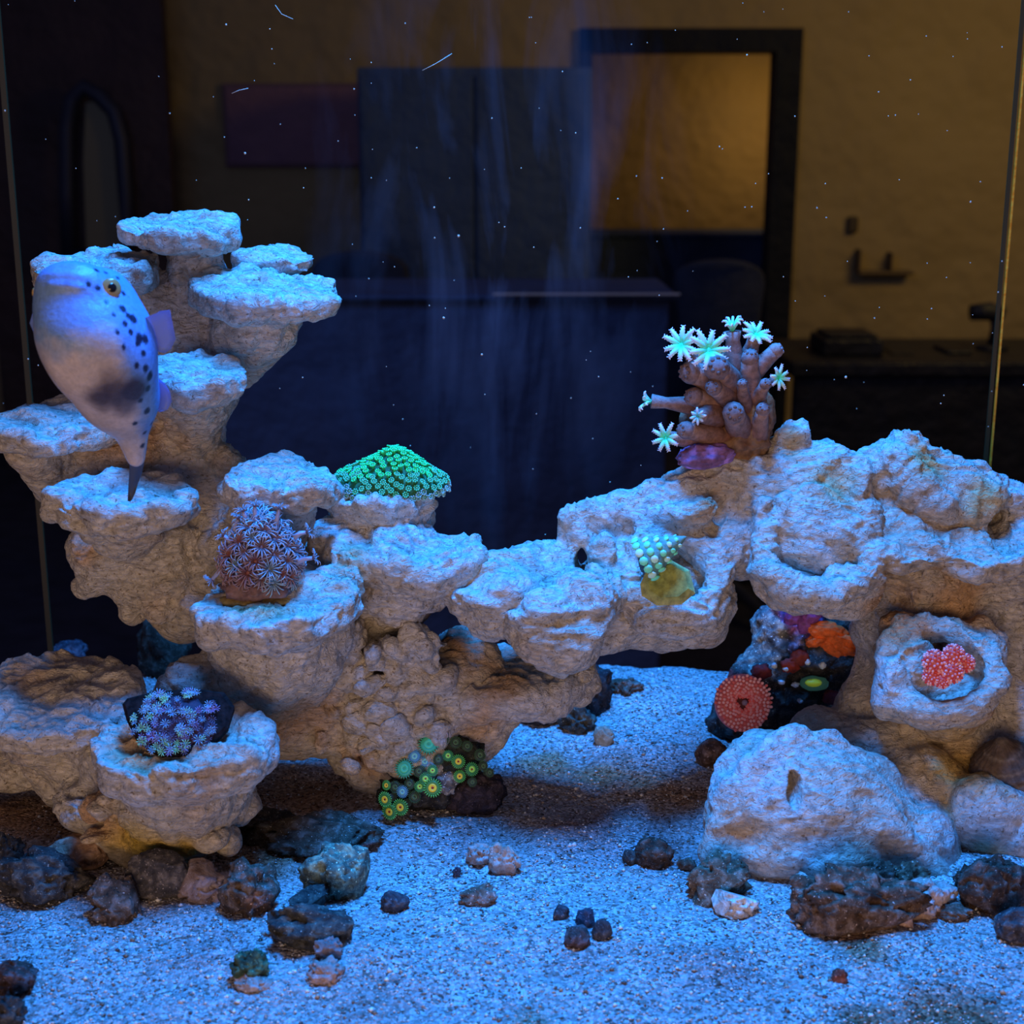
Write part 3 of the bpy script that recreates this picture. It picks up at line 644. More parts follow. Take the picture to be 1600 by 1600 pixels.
def clove_coral():
    Y = .875; root = empty('clove_coral', P(1140, 735, Y), 'brown stalked coral with open teal star polyps, perched on the top of the arch', 'coral')
    R0 = np.array(root.location)
    pr = lambda px, py, dy=0: P(px, py, Y+dy)-R0
    s = S(650, Y)
    b = MB()
    for (x, y, dy, rx, ry) in ((1150, 690, 0, 52, 44), (1165, 640, 0, 40, 60), (1130, 610, .004, 42, 46), (1178, 660, -.004, 30, 62), (1140, 580, .004, 34, 30), (1100, 660, .008, 34, 30)):
        V, Fc = lump(pr(x, y, dy), (rx*s, rx*s*.7, ry*s), int(x+y), 4, .2, 3); g = fbm(V*160, 3, 4)[:, None]*.5+.5
        b.add(V, [tuple(f) for f in Fc], np.array((.22, .09, .05))*(1-g)+np.array((.40, .25, .13))*g)
    b.obj('base_rock', M_VROUGH, root)
    b = MB(); V, Fc = lump(pr(1102, 712, -.014), (44*s, 26*s, 20*s), 5, 4, .16, 3, 0, -.1); g = np.clip(fbm(V*120, 2, 8)+.3, 0, 1)[:, None]
    b.add(V, [tuple(f) for f in Fc], np.array((.30, .12, .22))*(1-g)+np.array((.62, .32, .80))*g); o = b.obj('coralline_lump', M_VROUGH, root); o['label'] = 'purple coralline crusted lump'
    cs = (.20, .055, .03); ce = (.46, .30, .26)
    # stalks: (root px, tip px, dy tip, r0, r1, kind)
    st = [((1120, 610), (1066, 540), -.012, 20, 9, 'open', 30, (-.4, -.75, .35)), ((1140, 600), (1107, 548), -.022, 20, 10, 'open', 33, (0, -.95, .3)), ((1150, 590), (1144, 518), 0, 18, 11, 'cup', 17, (0, -.15, 1)),
          ((1160, 590), (1180, 526), .004, 18, 11, 'open', 26, (.2, -.6, .8)), ((1160, 600), (1212, 548), -.004, 16, 12, 'bud', 12, (.9, -.1, .45)), ((1180, 620), (1214, 590), -.008, 10, 6, 'open', 21, (.55, -.8, .1)),
          ((1130, 640), (1018, 627), 0, 17, 9, 'side', 17, (-1, -.15, .05)), ((1125, 645), (1090, 650), -.026, 22, 11, 'closed', 13, (-.15, -1, .1)), ((1120, 690), (1042, 684), -.008, 18, 11, 'open', 25, (-.45, -.85, .15)),
          ((1140, 600), (1080, 582), -.012, 26, 18, 'blunt', 10, (-.8, -.5, .1)), ((1150, 610), (1120, 575), -.026, 22, 20, 'blunt', 10, (0, -1, .4)), ((1160, 680), (1146, 645), -.028, 20, 17, 'blunt', 10, (0, -1, .1)),
          ((1130, 640), (1085, 620), -.012, 22, 15, 'blunt', 10, (-1, -.4, .2)), ((1150, 690), (1072, 672), -.018, 18, 14, 'blunt', 10, (-1, -.6, .1)), ((1170, 640), (1172, 560), -.012, 22, 14, 'blunt', 10, (0, -.3, 1)),
          ((1150, 630), (1115, 605), -.028, 18, 13, 'blunt', 9, (-.4, -1, .2)), ((1165, 650), (1160, 600), -.026, 14, 8, 'blunt', 6, (.1, -1, .6)), ((1175, 640), (1196, 600), -.02, 14, 9, 'blunt', 6, (.4, -.7, .6)), ((1180, 700), (1192, 640), -.02, 16, 11, 'blunt', 6, (.1, -.7, .6))]
    k = 0
    for (a, t, dy, r0, r1, kind, R, d) in st:
        k += 1; A = pr(*a); B = pr(t[0], t[1], dy); d = np.array(d, float); d /= np.linalg.norm(d)
        mid = (A*.45+B*.55)-d*R*s*.3; pts = [A, A*.6+mid*.4, mid, mid*.4+B*.6, B]
        b = MB(); V, Fc = tube(pts, np.array((r0*.9, r0*1.1, (r0+r1)/2*1.08, r1, r1*(1.3 if kind in ('cup', 'side') else .95)))*s, 12)
        u = np.repeat(np.linspace(0, 1, 5), 12)[:, None]; b.add(V, Fc, np.array(cs)*(1-u)+np.array(ce)*u)
        if kind in ('blunt', 'bud'):
            V, Fc = sphere(B, r1*s*1.02, 12, 8, d); b.add(V, Fc, ce if kind == 'bud' else (.34, .22, .20))
            for q in range(8):      # closed mouth wrinkles
                an = q*math.pi/4; x, y, z = frame(d); e = B+(x*math.cos(an)+y*math.sin(an))*r1*s*.55+z*r1*s*.75; V, Fc = sphere(e, r1*s*.2, 6, 4, d); b.add(V, Fc, (.50, .40, .44) if kind == 'bud' else (.24, .14, .12))
        o = b.obj('stalk', M_VROUGH, root)
        if kind in ('open', 'cup', 'side', 'closed'):
            cup = {'open': .22, 'cup': .9, 'side': .7, 'closed': .5}[kind]
            f = flower_mesh(R*s, 10 if R > 25 else 8, cup, R > 18, (.04, .85, .5) if kind != 'closed' else (.1, .5, .55), (.72, .66, .80), .15 if kind != 'closed' else .2, k).obj('polyp', M_VG, o)
            aim(f, B+d*r1*s*.25, d, k)
def green_mat_coral():
    Y = .87; root = empty('star_polyp_coral', P(610, 772, Y), 'bright green mound of star polyps on the dished ledge in the middle', 'coral')
    R0 = np.array(root.location); s = S(740, Y)
    # base mound
    V, Fc = ICO[4]; q = V*np.array((88*s, 62*s, 44*s)); top = q[:, 2] > 0
    u = q[:, 0]/(88*s)
    q[:, 2] = np.where(top, q[:, 2]*(1.0+.55*np.exp(-((u-.12)/.42)**2)-.25), q[:, 2]*.25); q[:, 2] += fbm(V*3, 3, 3)*.0016
    c0 = np.array((0, 0, 12*s)); q = q+c0
    g = np.ones((len(q), 3))*(.04, .22, .09)
    mesh_np('base', q, Fc, M_VROUGH, root, True, g)
    vn = q/np.linalg.norm(q, axis=1, keepdims=True)
    # polyp prototypes
    protos = []
    for v in range(3):
        b = MB(); n = 8; r = 4.9*s
        V2, F2 = tube([(0, 0, -.001), (0, 0, .0008), (0, 0, .0016)], [r*.45, r*.5, r*.72], 7); cc = [(.03, .42, .16), (.05, .33, .2), (.10, .26, .26)][v]; b.add(V2, F2, cc)
        for k in range(n):
            a = 2*math.pi*k/n+v; V2, F2 = sphere((math.cos(a)*r*.8, math.sin(a)*r*.8, .0019), r*.3, 5, 4); b.add(V2, F2, [(.04, .85, .25), (.10, .66, .34), (.28, .5, .5)][v])
        V2, F2 = sphere((0, 0, .0017), r*.28, 5, 4); b.add(V2, F2, (.2, .6, .3))
        o = b.obj('polyp', M_VG, root); protos.append(o)
    rnd = random.Random(2); pts = []; tries = 0
    idx = list(range(len(q))); rnd.shuffle(idx)
    for i in idx:
        p = q[i]+np.array((rnd.uniform(-1, 1), rnd.uniform(-1, 1), rnd.uniform(-.5, .5)))*1.6*s; nrm = (p-c0)/np.array((88*s, 62*s, 44*s))**2; nrm = nrm/np.linalg.norm(nrm)
        if nrm[1] > .45 or p[2] < c0[2]-.004: continue
        if all(np.linalg.norm(p-a) > 7.4*s for a, _ in pts): pts.append((p, nrm))
        if len(pts) >= 290: break
    for k, (p, nrm) in enumerate(pts):
        h = (p[2]-c0[2])/(44*s); kind = 0 if h > .55+rnd.uniform(-.2, .2) else (1 if h > .1+rnd.uniform(-.12, .12) else 2)
        o = protos[kind] if not protos[kind].get('_u') else protos[kind].copy()
        if o.name not in COL.objects: COL.objects.link(o)
        protos[kind]['_u'] = 1; aim(o, p+nrm*.001, nrm+np.array((rnd.uniform(-.3, .3), rnd.uniform(-.3, .3), .25)), rnd.random()*6)
    for p_ in protos:
        if '_u' in p_: del p_['_u']
    for o in root.children:
        if '_u' in o: del o['_u']
def pulsing_coral():
    Y = .79; root = empty('feathery_coral', P(405, 925, Y), 'mauve-grey feathery coral clump sitting on the dished ledge of the tower', 'coral')
    R0 = np.array(root.location); s = S(880, Y); b = MB()
    for (x, y, rx, ry) in ((408, 885, 50, 48), (405, 915, 56, 22), (410, 840, 34, 30)):
        V, Fc = lump(P(x, y, Y)-R0, (rx*s, rx*s*.8, ry*s), x+y, 4, .16, 3); b.add(V, [tuple(f) for f in Fc], (.30, .17, .15))
    b.obj('base', M_VROUGH, root)
    b = MB(); V, Fc = lump(P(400, 934, Y)-R0, (60*s, 48*s, 9*s), 8, 3, .12); b.add(V, [tuple(f) for f in Fc], (.62, .42, .13)); b.obj('foot_disc', M_VROUGH, root)['label'] = 'ochre foot disc'
    rnd = random.Random(9); protos = []
    for v in range(3):
        R = 21*s
        cc = [((.26, .14, .15), (.46, .46, .52)), ((.28, .10, .09), (.40, .28, .30)), ((.20, .28, .34), (.42, .62, .70))][v]
        protos.append([flower_mesh(R, 15, .45, False, cc[0], cc[1], .055, v, .18), cc, None])
    cen = P(408, 875, Y)-R0; cnt = 0; N = 74
    for k in range(N):
        z = 1-1.7*(k+.5)/N; a = k*2.39996; r_ = math.sqrt(max(0, 1-z*z)); d = np.array((r_*math.cos(a), r_*math.sin(a), z))
        if d[1] > .5: continue
        p = cen+d*np.array((58*s*(1-.35*max(z, 0)), 48*s, (70 if z > 0 else 50)*s))
        v = rnd.choice((0, 0, 1, 2) if d[0] > -.2 else (0, 1, 1, 2)); pr = protos[v]
        if pr[2] is None: pr[2] = pr[0].obj('polyp', M_V, root); o = pr[2]
        else: o = pr[2].copy(); COL.objects.link(o)
        sc = rnd.uniform(.75, 1.15); o.scale = (sc,)*3; aim(o, p, d+np.array((0, -.25, .15)), rnd.random()*6)
    # long side branchlets at the left and the top
    for (x0, y0, x1, y1) in ((358, 880, 332, 905), (362, 850, 350, 838), (365, 835, 372, 812), (400, 820, 398, 792), (430, 830, 436, 796), (460, 840, 478, 832), (462, 880, 488, 872), (385, 815, 380, 800)):
        A = P(x0, y0, Y-.006)-R0; B = P(x1, y1, Y-.006)-R0; bb = MB(); V, Fc = tube([A, (A+B)/2+np.array((0, 0, .001)), B], [5*s, 4*s, 3*s], 6); bb.add(V, Fc, (.42, .42, .58)); br = bb.obj('branchlet', M_V, root)
        o = protos[0][2].copy(); COL.objects.link(o); o.parent = br; o.scale = (.7,)*3; aim(o, B, B-A, 1)
def plug_coral():
    Y = .735; root = empty('coral_frag', P(285, 1165, Y), 'half-round black disc carrying blue-green polyps on the ringed bottom ledge', 'coral')
    R0 = np.array(root.location); s = S(1130, Y)
    # tilted half disc standing against the rim : outline in disc plane
    x, y, z = np.array((1., 0, 0)), None, None; tl = math.radians(42)
    ey = np.array((0, math.cos(tl), math.sin(tl))); ez = np.array((0, -math.sin(tl), math.cos(tl)))
    out = [(-82, 44), (-40, 56), (20, 60), (66, 54), (84, 30), (78, -6), (56, -34), (20, -52), (-22, -50), (-58, -26), (-78, 8), (-88, 34)]
    V = []; 
    for h, k in ((0, .90), (6, 1.0), (18, 1.02), (22, .95)):
        for (a, b_) in out: V.append((x*a*k+ey*b_*k+ez*h)*s)
    n = len(out); Fc = []
    for l in range(3):
        for j in range(n): Fc.append((l*n+j, l*n+(j+1) % n, (l+1)*n+(j+1) % n, (l+1)*n+j))
    Fc.append(tuple(range(n-1, -1, -1))); Fc.append(tuple(3*n+j for j in range(n)))
    off = P(280, 1140, Y-.004)-R0
    m = plain('black_ceramic', (.006, .004, .004), .8, .08, noise=(300, (.022, .014, .014)))
    o = mesh_np('disc', np.array(V)+off, Fc, m, root, False)
    rnd = random.Random(4); protos = []
    for v, (c1, c2) in enumerate((((.10, .25, .5), (.25, .6, .8)), ((.12, .4, .25), (.4, .85, .5)), ((.16, .08, .25), (.35, .35, .75)), ((.05, .03, .05), (.16, .16, .3)))):
        protos.append([flower_mesh(8*s, 9, .6, False, c1, c2, .075, v, .3), None])
    k = 0
    while k < 150:
        a, b_ = rnd.uniform(-66, 60), rnd.uniform(-50, 52)
        if (a/66)**2+(b_/56)**2 > 1: continue
        k += 1; v = rnd.choice((0, 0, 1, 2, 3) if b_ > -8 else (0, 2, 3, 3, 1)); pr = protos[v]
        if pr[1] is None: pr[1] = pr[0].obj('polyp', M_VG, root); o = pr[1]
        else: o = pr[1].copy(); COL.objects.link(o)
        o.scale = (rnd.uniform(.7, 1.1),)*3
        aim(o, off+(x*a+ey*b_+ez*(24+14*(1-(a/72)**2)*(1-(b_/60)**2)))*s, ez+np.array((a/120, -.1, b_/100)), rnd.random()*6)
    V, Fc = lump(off+(ez*20)*s, (58*s, 46*s, 14*s), 3, 4, .15, 3, 0, 0); M = V-off-(ez*20)*s
    V = off+(ez*20)*s+np.outer(M[:, 0], x)+np.outer(M[:, 1], ey)+np.outer(M[:, 2], ez)
    mesh_np('fleshy_mat', V, Fc, M_VROUGH, root, True, np.ones((len(V), 3))*(.06, .03, .06))
def zoanthids():
    base = on_sand(690, 1262); root = empty('zoanthid_colony', base, 'dark rock covered in green button polyps with yellow eyes, at the foot of the tower', 'coral')
    R0 = np.array(base); Y = base[1]-.001; s = S(1210, Y)
    for nm, x, y, dy, rx, ry, t, lab in (('base_rock', 740, 1238, 0, 48, 34, (.7, .6, .9), 'purplish bare rock'), ('base_rock', 668, 1222, .002, 60, 52, (.75, .8, .8), None), ('base_rock', 700, 1184, .004, 56, 36, (.6, .75, .65), None), ('base_rock', 620, 1245, -.002, 28, 26, (.6, .75, .6), None), ('rubble_chip', 697, 1220, -.010, 20, 20, (4, 4.2, 4.6), 'pale grey rubble chip'), ('base_rock', 640, 1190, .002, 30, 30, (.6, .7, .6), None)):
        V, Fc = lump(P(x, y, Y+dy)-R0, (rx*s, rx*s*.7, ry*s), x, 4, .25, 2.5)
        o = mesh_np(nm, V, Fc, M_DARK, root, True, np.ones((len(V), 3))*t)
        if lab: o['label'] = lab
    def polyp(px, py, dy, R, face, kind):
        b = MB(); c = {'y': ((.85, .62, .05), (.05, .22, .06), (.12, .55, .10)), 'g': ((.35, .75, .12), (.03, .20, .07), (.08, .42, .12)), 't': ((.08, .60, .34), (.05, .42, .25), (.06, .35, .2)), 'd': ((.07, .14, .07), (.03, .05, .035), (.05, .12, .05)), 'b': ((.2, .55, .5), (.08, .25, .4), (.1, .3, .4))}[kind]
        R = R*s
        V, Fc = tube([(0, 0, -2.2*R), (0, 0, -.4*R), (0, 0, 0)], [R*.55, R*.6, R*.95], 16); b.add(V, Fc, (.08, .10, .08))
        def ring(r0, r1, z0, z1, col):
            n = 20; V = []
            for (r, z) in ((r0, z0), (r1, z1), (r1, z1-.06*R), (r0, z0-.06*R)):
                V += [(math.cos(6.28318*j/n)*r, math.sin(6.28318*j/n)*r, z) for j in range(n)]
            b.add(V, [(l*n+j, l*n+(j+1) % n, ((l+1) % 4)*n+(j+1) % n, ((l+1) % 4)*n+j) for l in range(4) for j in range(n)], col)
        ring(.001*R, .16*R, .10*R, .14*R, (.30, .02, .02) if kind in 'yg' else c[1]); ring(.16*R, .5*R, .14*R, .20*R, c[0]); ring(.5*R, .86*R, .18*R, .06*R, c[1])
        for j in range(22):
            a = j*6.28318/22; V, Fc = tube([(math.cos(a)*R*.84, math.sin(a)*R*.84, .05*R), (math.cos(a)*R*1.0, math.sin(a)*R*1.0, .12*R), (math.cos(a)*R*1.14, math.sin(a)*R*1.14, .05*R)], [R*.07, R*.07, R*.03], 5); b.add(V, Fc, c[2])
        o = b.obj('polyp', M_VG, root); p = P(px, py, Y+dy)-R0; aim(o, p, face)
    L = [(602, 1249, -.013, 11, 'y'), (609, 1268, -.014, 12, 'y'), (626, 1261, -.014, 12, 'y'), (676, 1231, -.016, 13, 'y'), (665, 1217, -.013, 9, 'g'), (656, 1229, -.013, 8, 'g'), (604, 1227, -.008, 7, 'y'), (718, 1213, -.008, 9, 'y'), (716, 1190, -.006, 10, 'y'),
         (700, 1181, -.004, 8, 'g'), (737, 1202, -.006, 10, 'g'), (632, 1201, -.006, 14, 't'), (648, 1182, -.003, 10, 'b'), (670, 1163, .0, 15, 't'), (629, 1237, -.013, 9, 'b'), (676, 1204, -.010, 8, 'g'), (685, 1187, -.003, 8, 'd'), (712, 1160, .002, 9, 'd'), (730, 1166, .002, 8, 'd'),
         (750, 1180, 0, 9, 'd'), (755, 1197, 0, 8, 'd'), (765, 1207, 0, 7, 'd'), (640, 1225, -.01, 8, 'd'), (618, 1230, -.008, 9, 'd'), (655, 1205, -.006, 9, 'd'), (692, 1156, .004, 9, 'd'), (648, 1245, -.012, 9, 'd'), (738, 1222, -.008, 7, 'd'), (664, 1190, -.003, 9, 'b')]
    for (x, y, dy, R, kd) in L:
        dy = dy-.007-(.004 if x < 700 else 0)
        polyp(x, y, dy, R, np.array(((x-680)/180., -.8, .35+(1220-y)/200.)), kd)
    b = MB()
    for j in range(13):
        p0 = P(655+j*4, 1152, Y-.008)-R0; V, Fc = tube([p0, p0+np.array((0, 0, 5*s)), p0+np.array((random.uniform(-2, 2)*s, 0, 10*s))], [1.3*s, 1.1*s, .5*s], 4); b.add(V, Fc, (.5, .45, .5))
    b.obj('tentacle_fringe', M_V, root)['kind'] = 'stuff'
def brain(label, px, py, Y, lobes, name='lobed_coral', hole=None):
    c = P(px, py, Y); root = empty(name, c, label, 'coral'); s = S(py, Y)
    for (x, y, dy, r, rx) in lobes:
        lc = P(x, y, Y+dy)-c; b = MB(); V, Fc = sphere(lc, (r*s*.72, r*s*.72, r*s*.6), 16, 10, (0, -1, .5)); b.add(V, Fc, (.55, .07, .06))
        X, Yv, Z = frame((0, -1, .5)); N_ = 64     # pale-tipped papillae over the lobe
        for j in range(N_):
            zz = 1-1.25*(j+.5)/N_; a = j*2.39996; q_ = math.sqrt(max(0, 1-zz*zz)); d = X*q_*math.cos(a)+Yv*q_*math.sin(a)+Z*zz
            p = lc+(X*q_*math.cos(a)+Yv*q_*math.sin(a))*r*s*.74+Z*zz*r*s*.62
            V, Fc = sphere(p, np.array((.105, .105, .14))*r*s, 6, 4, d); t_ = min(1, q_*1.15)
            b.add(V, Fc, np.array((.85, .10, .05))*(1-t_)+np.array((.85, .40, .42) if j % 3 else (.62, .06, .07))*t_)
        V, Fc = sphere(lc+Z*r*s*.5, (r*s*.2, r*s*.2, r*s*.1), 8, 6, (0, -1, .5)); b.add(V, Fc, (1, .25, .05))
        b.obj('polyp_lobe', M_VG, root)
    return root
def red_ring_coral():
    Y = .895; px, py = 1160, 1098; c = P(px, py, Y); root = empty('ring_coral', c, 'pinkish-red frilled ring coral on the colourful rock beneath the arch', 'coral'); s = S(py, Y)
    X = np.array((1., 0, 0)); D = np.array((0, -.92, .39)); U = np.cross(X, -D); U /= np.linalg.norm(U)
    b = MB(); n = 26
    V = []; pts = [(X*math.cos(a)*28*s+U*math.sin(a)*29*s) for a in np.linspace(0, 6.2832, 44)]
    V, Fc = tube(pts, [16*s]*44, 12); b.add(V, Fc, (.42, .09, .09)); b.obj('flesh_ring', M_VG, root)
    b = MB()
    for j in range(40):
        a = j*6.2832/40; d = X*math.cos(a)+U*math.sin(a); w0 = 1+.06*math.sin(j*2.3)+.07*math.sin(3*a)
        for i in range(9):
            t = -.5+i*.36; p = d*(29*s*w0-math.cos(t)*18*s)+D*math.sin(t)*19*s
            V, Fc = sphere(p, np.array((2.7, 2.7, 3.2))*s*(.8+.1*(i > 3)), 6, 4, -d*math.cos(t)+D*math.sin(t)); u = min(1, i/6)
            if (j+i) % 4 == 0: u *= .2
            b.add(V, Fc, np.array((.60, .06, .05))*(1-u)+np.array((.76, .36, .38))*u)
    b.obj('frill', M_VG, root)
    b = MB(); V, Fc = sphere(-D*6*s, (22*s, 22*s, 8*s), 12, 8, D); b.add(V, Fc, (.12, .03, .03)); V, Fc = sphere(X*3*s+D*4*s, (5*s, 5*s, 4*s), 8, 6, D); b.add(V, Fc, (.3, .3, .45)); b.obj('mouth', M_V, root)
def colourful_rock():
    Y = .94; base = on_sand(1225, 1190); root = empty('live_rock', base, 'dark live rock crusted with purple, orange and lime growths, standing under the arch', 'rock'); R0 = np.array(base); s = S(1050, Y)
    g = SDF(P(1080, 1230, .90)*np.array((1, 0, 1))+np.array((0, .885, -.01)), P(1370, 900, 1.0)*np.array((1, 0, 1))+np.array((0, 1.0, 0)), .0016)
    for (x, y, dy, rx, ry) in ((1250, 1130, 0, 100, 70), (1270, 1050, .005, 80, 80), (1260, 980, .01, 62, 60), (1200, 1080, 0, 66, 80), (1150, 1130, 0, 44, 54), (1220, 1000, .01, 44, 60), (1170, 1180, 0, 60, 24), (1310, 1000, .01, 44, 60)):
        g.ell(P(x, y, Y+dy), (rx*s, 44*s, ry*s), .006)
    V, Q = g.mesh(); N = normals(V, Q); V = V+N*(fbm(V*90, 4, 5)*.0035)[:, None]
    col = np.ones((len(V), 3))*.85
    u = (V[:, 0]-P(1200, 1050, Y)[0])/s; z = (V[:, 2]-P(1200, 1050, Y)[2])/s; n = fbm(V*110, 3, 2)
    def patch(cx, cy, rx, ry, c):
        d = np.sqrt(((u-(cx-1200))/rx)**2+((z+(cy-1050))/ry)**2)+n*.35; k = np.clip((1.1-d)*4, 0, 1)[:, None]; col[:] = col*(1-k)+np.array(c)*k
    patch(1172, 1020, 34, 90, (4, 4.6, 4.6)); patch(1200, 960, 30, 40, (4, 4.6, 5)); patch(1215, 935, 22, 22, (5, .8, .6)); patch(1255, 955, 34, 40, (5, 2, 6)); patch(1240, 1000, 14, 22, (3, 3, 5)); patch(1145, 1060, 24, 24, (3.5, .6, .6)); patch(1220, 1180, 60, 40, (.4, .4, .4))
    patch(1300, 1110, 24, 28, (4.5, 5, 5.5))
    mesh_np('body', V-R0, Q, M_DARK, root, True, col)
    b = MB()
    for k, (x, y, rx, ry, ro) in enumerate(((1290, 985, 30, 13, .15), (1312, 1006, 30, 15, .45), (1325, 1000, 26, 10, .3), (1300, 1012, 22, 10, .5), (1275, 1000, 16, 9, -.4))):
        V, Fc = lump(P(x, y, Y-.022)-R0, (rx*s, 9*s, ry*s), 30+k, 4, .2, 3, 0, ro); b.add(V, [tuple(f) for f in Fc], (1, .20, .04))
    b.obj('orange_sponge', M_VROUGH, root)['label'] = 'orange ridged sponge'
    b = MB()
    for k, (x, y) in enumerate(((1252, 950), (1266, 962), (1258, 978), (1240, 965), (1275, 945), (1245, 940))):
        V, Fc = lump(P(x, y, Y-.020)-R0, (14*s, 8*s, 12*s), 50+k, 3, .25, 3); b.add(V, [tuple(f) for f in Fc], (.34, .10, .42))
    b.obj('purple_crust', M_VROUGH, root)['label'] = 'purple knobbly crust'
    b = MB(); V, Fc = lump(P(1272, 1068, Y-.021)-R0, (22*s, 10*s, 12*s), 3, 3, .08); b.add(V, [tuple(f) for f in Fc], (.06, .2, .14)); V, Fc = lump(P(1271, 1067, Y-.025)-R0, (13*s, 8*s, 6*s), 4, 3, .05); b.add(V, [tuple(f) for f in Fc], (.55, .75, .05)); b.obj('lime_polyp', M_VG, root)['label'] = 'lime-centred green polyp'
    for k, (x, y, c) in enumerate(((1235, 1040, (.4, .06, .04)), (1250, 1028, (.3, .06, .05)), (1300, 1090, (.28, .04, .04)), (1190, 1050, (.3, .05, .05)))):
        b = MB(); V, Fc = lump(P(x, y, Y-.022)-R0, (15*s, 8*s, 12*s), 70+k, 3, .3, 3); b.add(V, [tuple(f) for f in Fc], c); b.obj('red_crust', M_VROUGH, root)
    for k, (x, y) in enumerate(((1228, 1045), (1221, 1066), (1243, 1070), (1262, 1035), (1210, 1040), (1250, 1095), (1285, 1040))):
        b = MB(); V, Fc = lump(P(x, y, Y-.024)-R0, (random.uniform(4, 7)*s, 5*s, random.uniform(3, 6)*s), 90+k, 3, .3); b.add(V, [tuple(f) for f in Fc], (.7, .85, .9)); b.obj('pale_tube_worm', M_V, root)

def snail():
    Y = .80; c = P(1040, 900, Y); root = empty('turban_snail', c, 'knobbly teal-green cone-shaped snail resting in the cup of the arch', 'snail'); s = S(880, Y)
    apex = P(1073, 838, Y-.005)-c; cen = P(1018, 868, Y-.004)-c; ax = apex-cen; L = np.linalg.norm(ax); Z = ax/L; X, Yv, _ = frame(Z)
    b = MB(); n = 26; rings = 22; V = []; C_ = []
    for i in range(rings):
        t = i/(rings-1); r = 36*s*(1-t)**.85*(1+.05*math.sin(t*26)); zz = -.25*L+t*L*1.25
        if i == 0: r *= .8
        for j in range(n):
            a = 6.2832*j/n; V.append(cen+Z*zz+(X*math.cos(a)+Yv*math.sin(a))*r); C_.append((.22, .42, .34))
    Fc = [(i*n+j, i*n+(j+1) % n, (i+1)*n+(j+1) % n, (i+1)*n+j) for i in range(rings-1) for j in range(n)]; Fc.append(tuple(range(n-1, -1, -1)))
    b.add(np.array(V), Fc, np.array(C_)); b.obj('shell', M_VROUGH, root)
    for row, (t, cnt) in enumerate(((.05, 15), (.25, 13), (.45, 10), (.63, 8), (.79, 5))):
        r = 36*s*(1-t)**.85; zz = -.25*L+t*L*1.25
        for j in range(cnt):
            a = 6.2832*(j+.5*(row % 2))/cnt; d = X*math.cos(a)+Yv*math.sin(a); b = MB(); V, Fc = sphere(cen+Z*zz+d*r*1.0, np.array((1, 1, .42))*(7.2-row*.8)*s, 8, 6, d); b.add(V, Fc, (.20, .80, .50) if j % 3 else (.55, .80, .62)); b.obj('knob', M_VG, root)
    # faceted olive underside / operculum block
    b = MB(); pts = [(-44, 8), (-30, -22), (6, -30), (34, -14), (42, 22), (20, 40), (-18, 42), (-42, 26)]; V = []
    m0 = P(1044, 905, Y-.001)-c; D = np.array((0, -.9, .43)); U = np.array((0, .43, .9))
    for h, k in ((-16, .9), (0, 1), (10, .72)):
        for (x, z) in pts: V.append(m0+(np.array((1., 0, 0))*x*k+U*(-z*k)+D*h)*s)
    nn = len(pts); Fc = [(l*nn+j, l*nn+(j+1) % nn, (l+1)*nn+(j+1) % nn, (l+1)*nn+j) for l in range(2) for j in range(nn)]+[tuple(range(nn)), tuple(2*nn+j for j in range(nn-1, -1, -1))]
    cc = np.array([(.40, .38, .10)]*nn+[(.62, .58, .20)]*nn+[(.45, .48, .12)]*nn)
    b.add(np.array(V), Fc, cc); b.obj('olive_base', M_VROUGH, root, False)['label'] = 'faceted olive-yellow underside'

def urchin_shell():
    Y = .80; c = P(1572, 1205, Y); s = S(1200, Y); root = empty('turban_shell', c, 'big dark brown ribbed snail shell on the lower right of the arch', 'snail')
    b = MB(); n = 72; V = []; C_ = []; ap = np.array((-18*s, -.006, 62*s)); A = ap/np.linalg.norm(ap); X, Yv, _ = frame(A); rings = 26
    for i in range(rings):
        t = i/(rings-1); r = 58*s*math.sin(min(1, .08+t*1.15)*math.pi/2)*(1 if t < .8 else 1-(t-.8)*2.0)*(1+.035*math.sin(t*40))
        for j in range(n):
            a = 6.2832*j/n; rr = r*(1+.035*math.cos(a*24)); V.append(ap*(.95-t*1.35)+(X*math.cos(a)+Yv*math.sin(a))*rr); C_.append((.16, .11, .08) if (i % 5) else (.26, .20, .15))
    Fc = [(i*n+(j+1) % n, i*n+j, (i+1)*n+j, (i+1)*n+(j+1) % n) for i in range(rings-1) for j in range(n)]+[tuple(range(n)), tuple((rings-1)*n+j for j in range(n-1, -1, -1))]
    b.add(np.array(V), Fc, np.array(C_)); b.obj('shell', M_VROUGH, root)

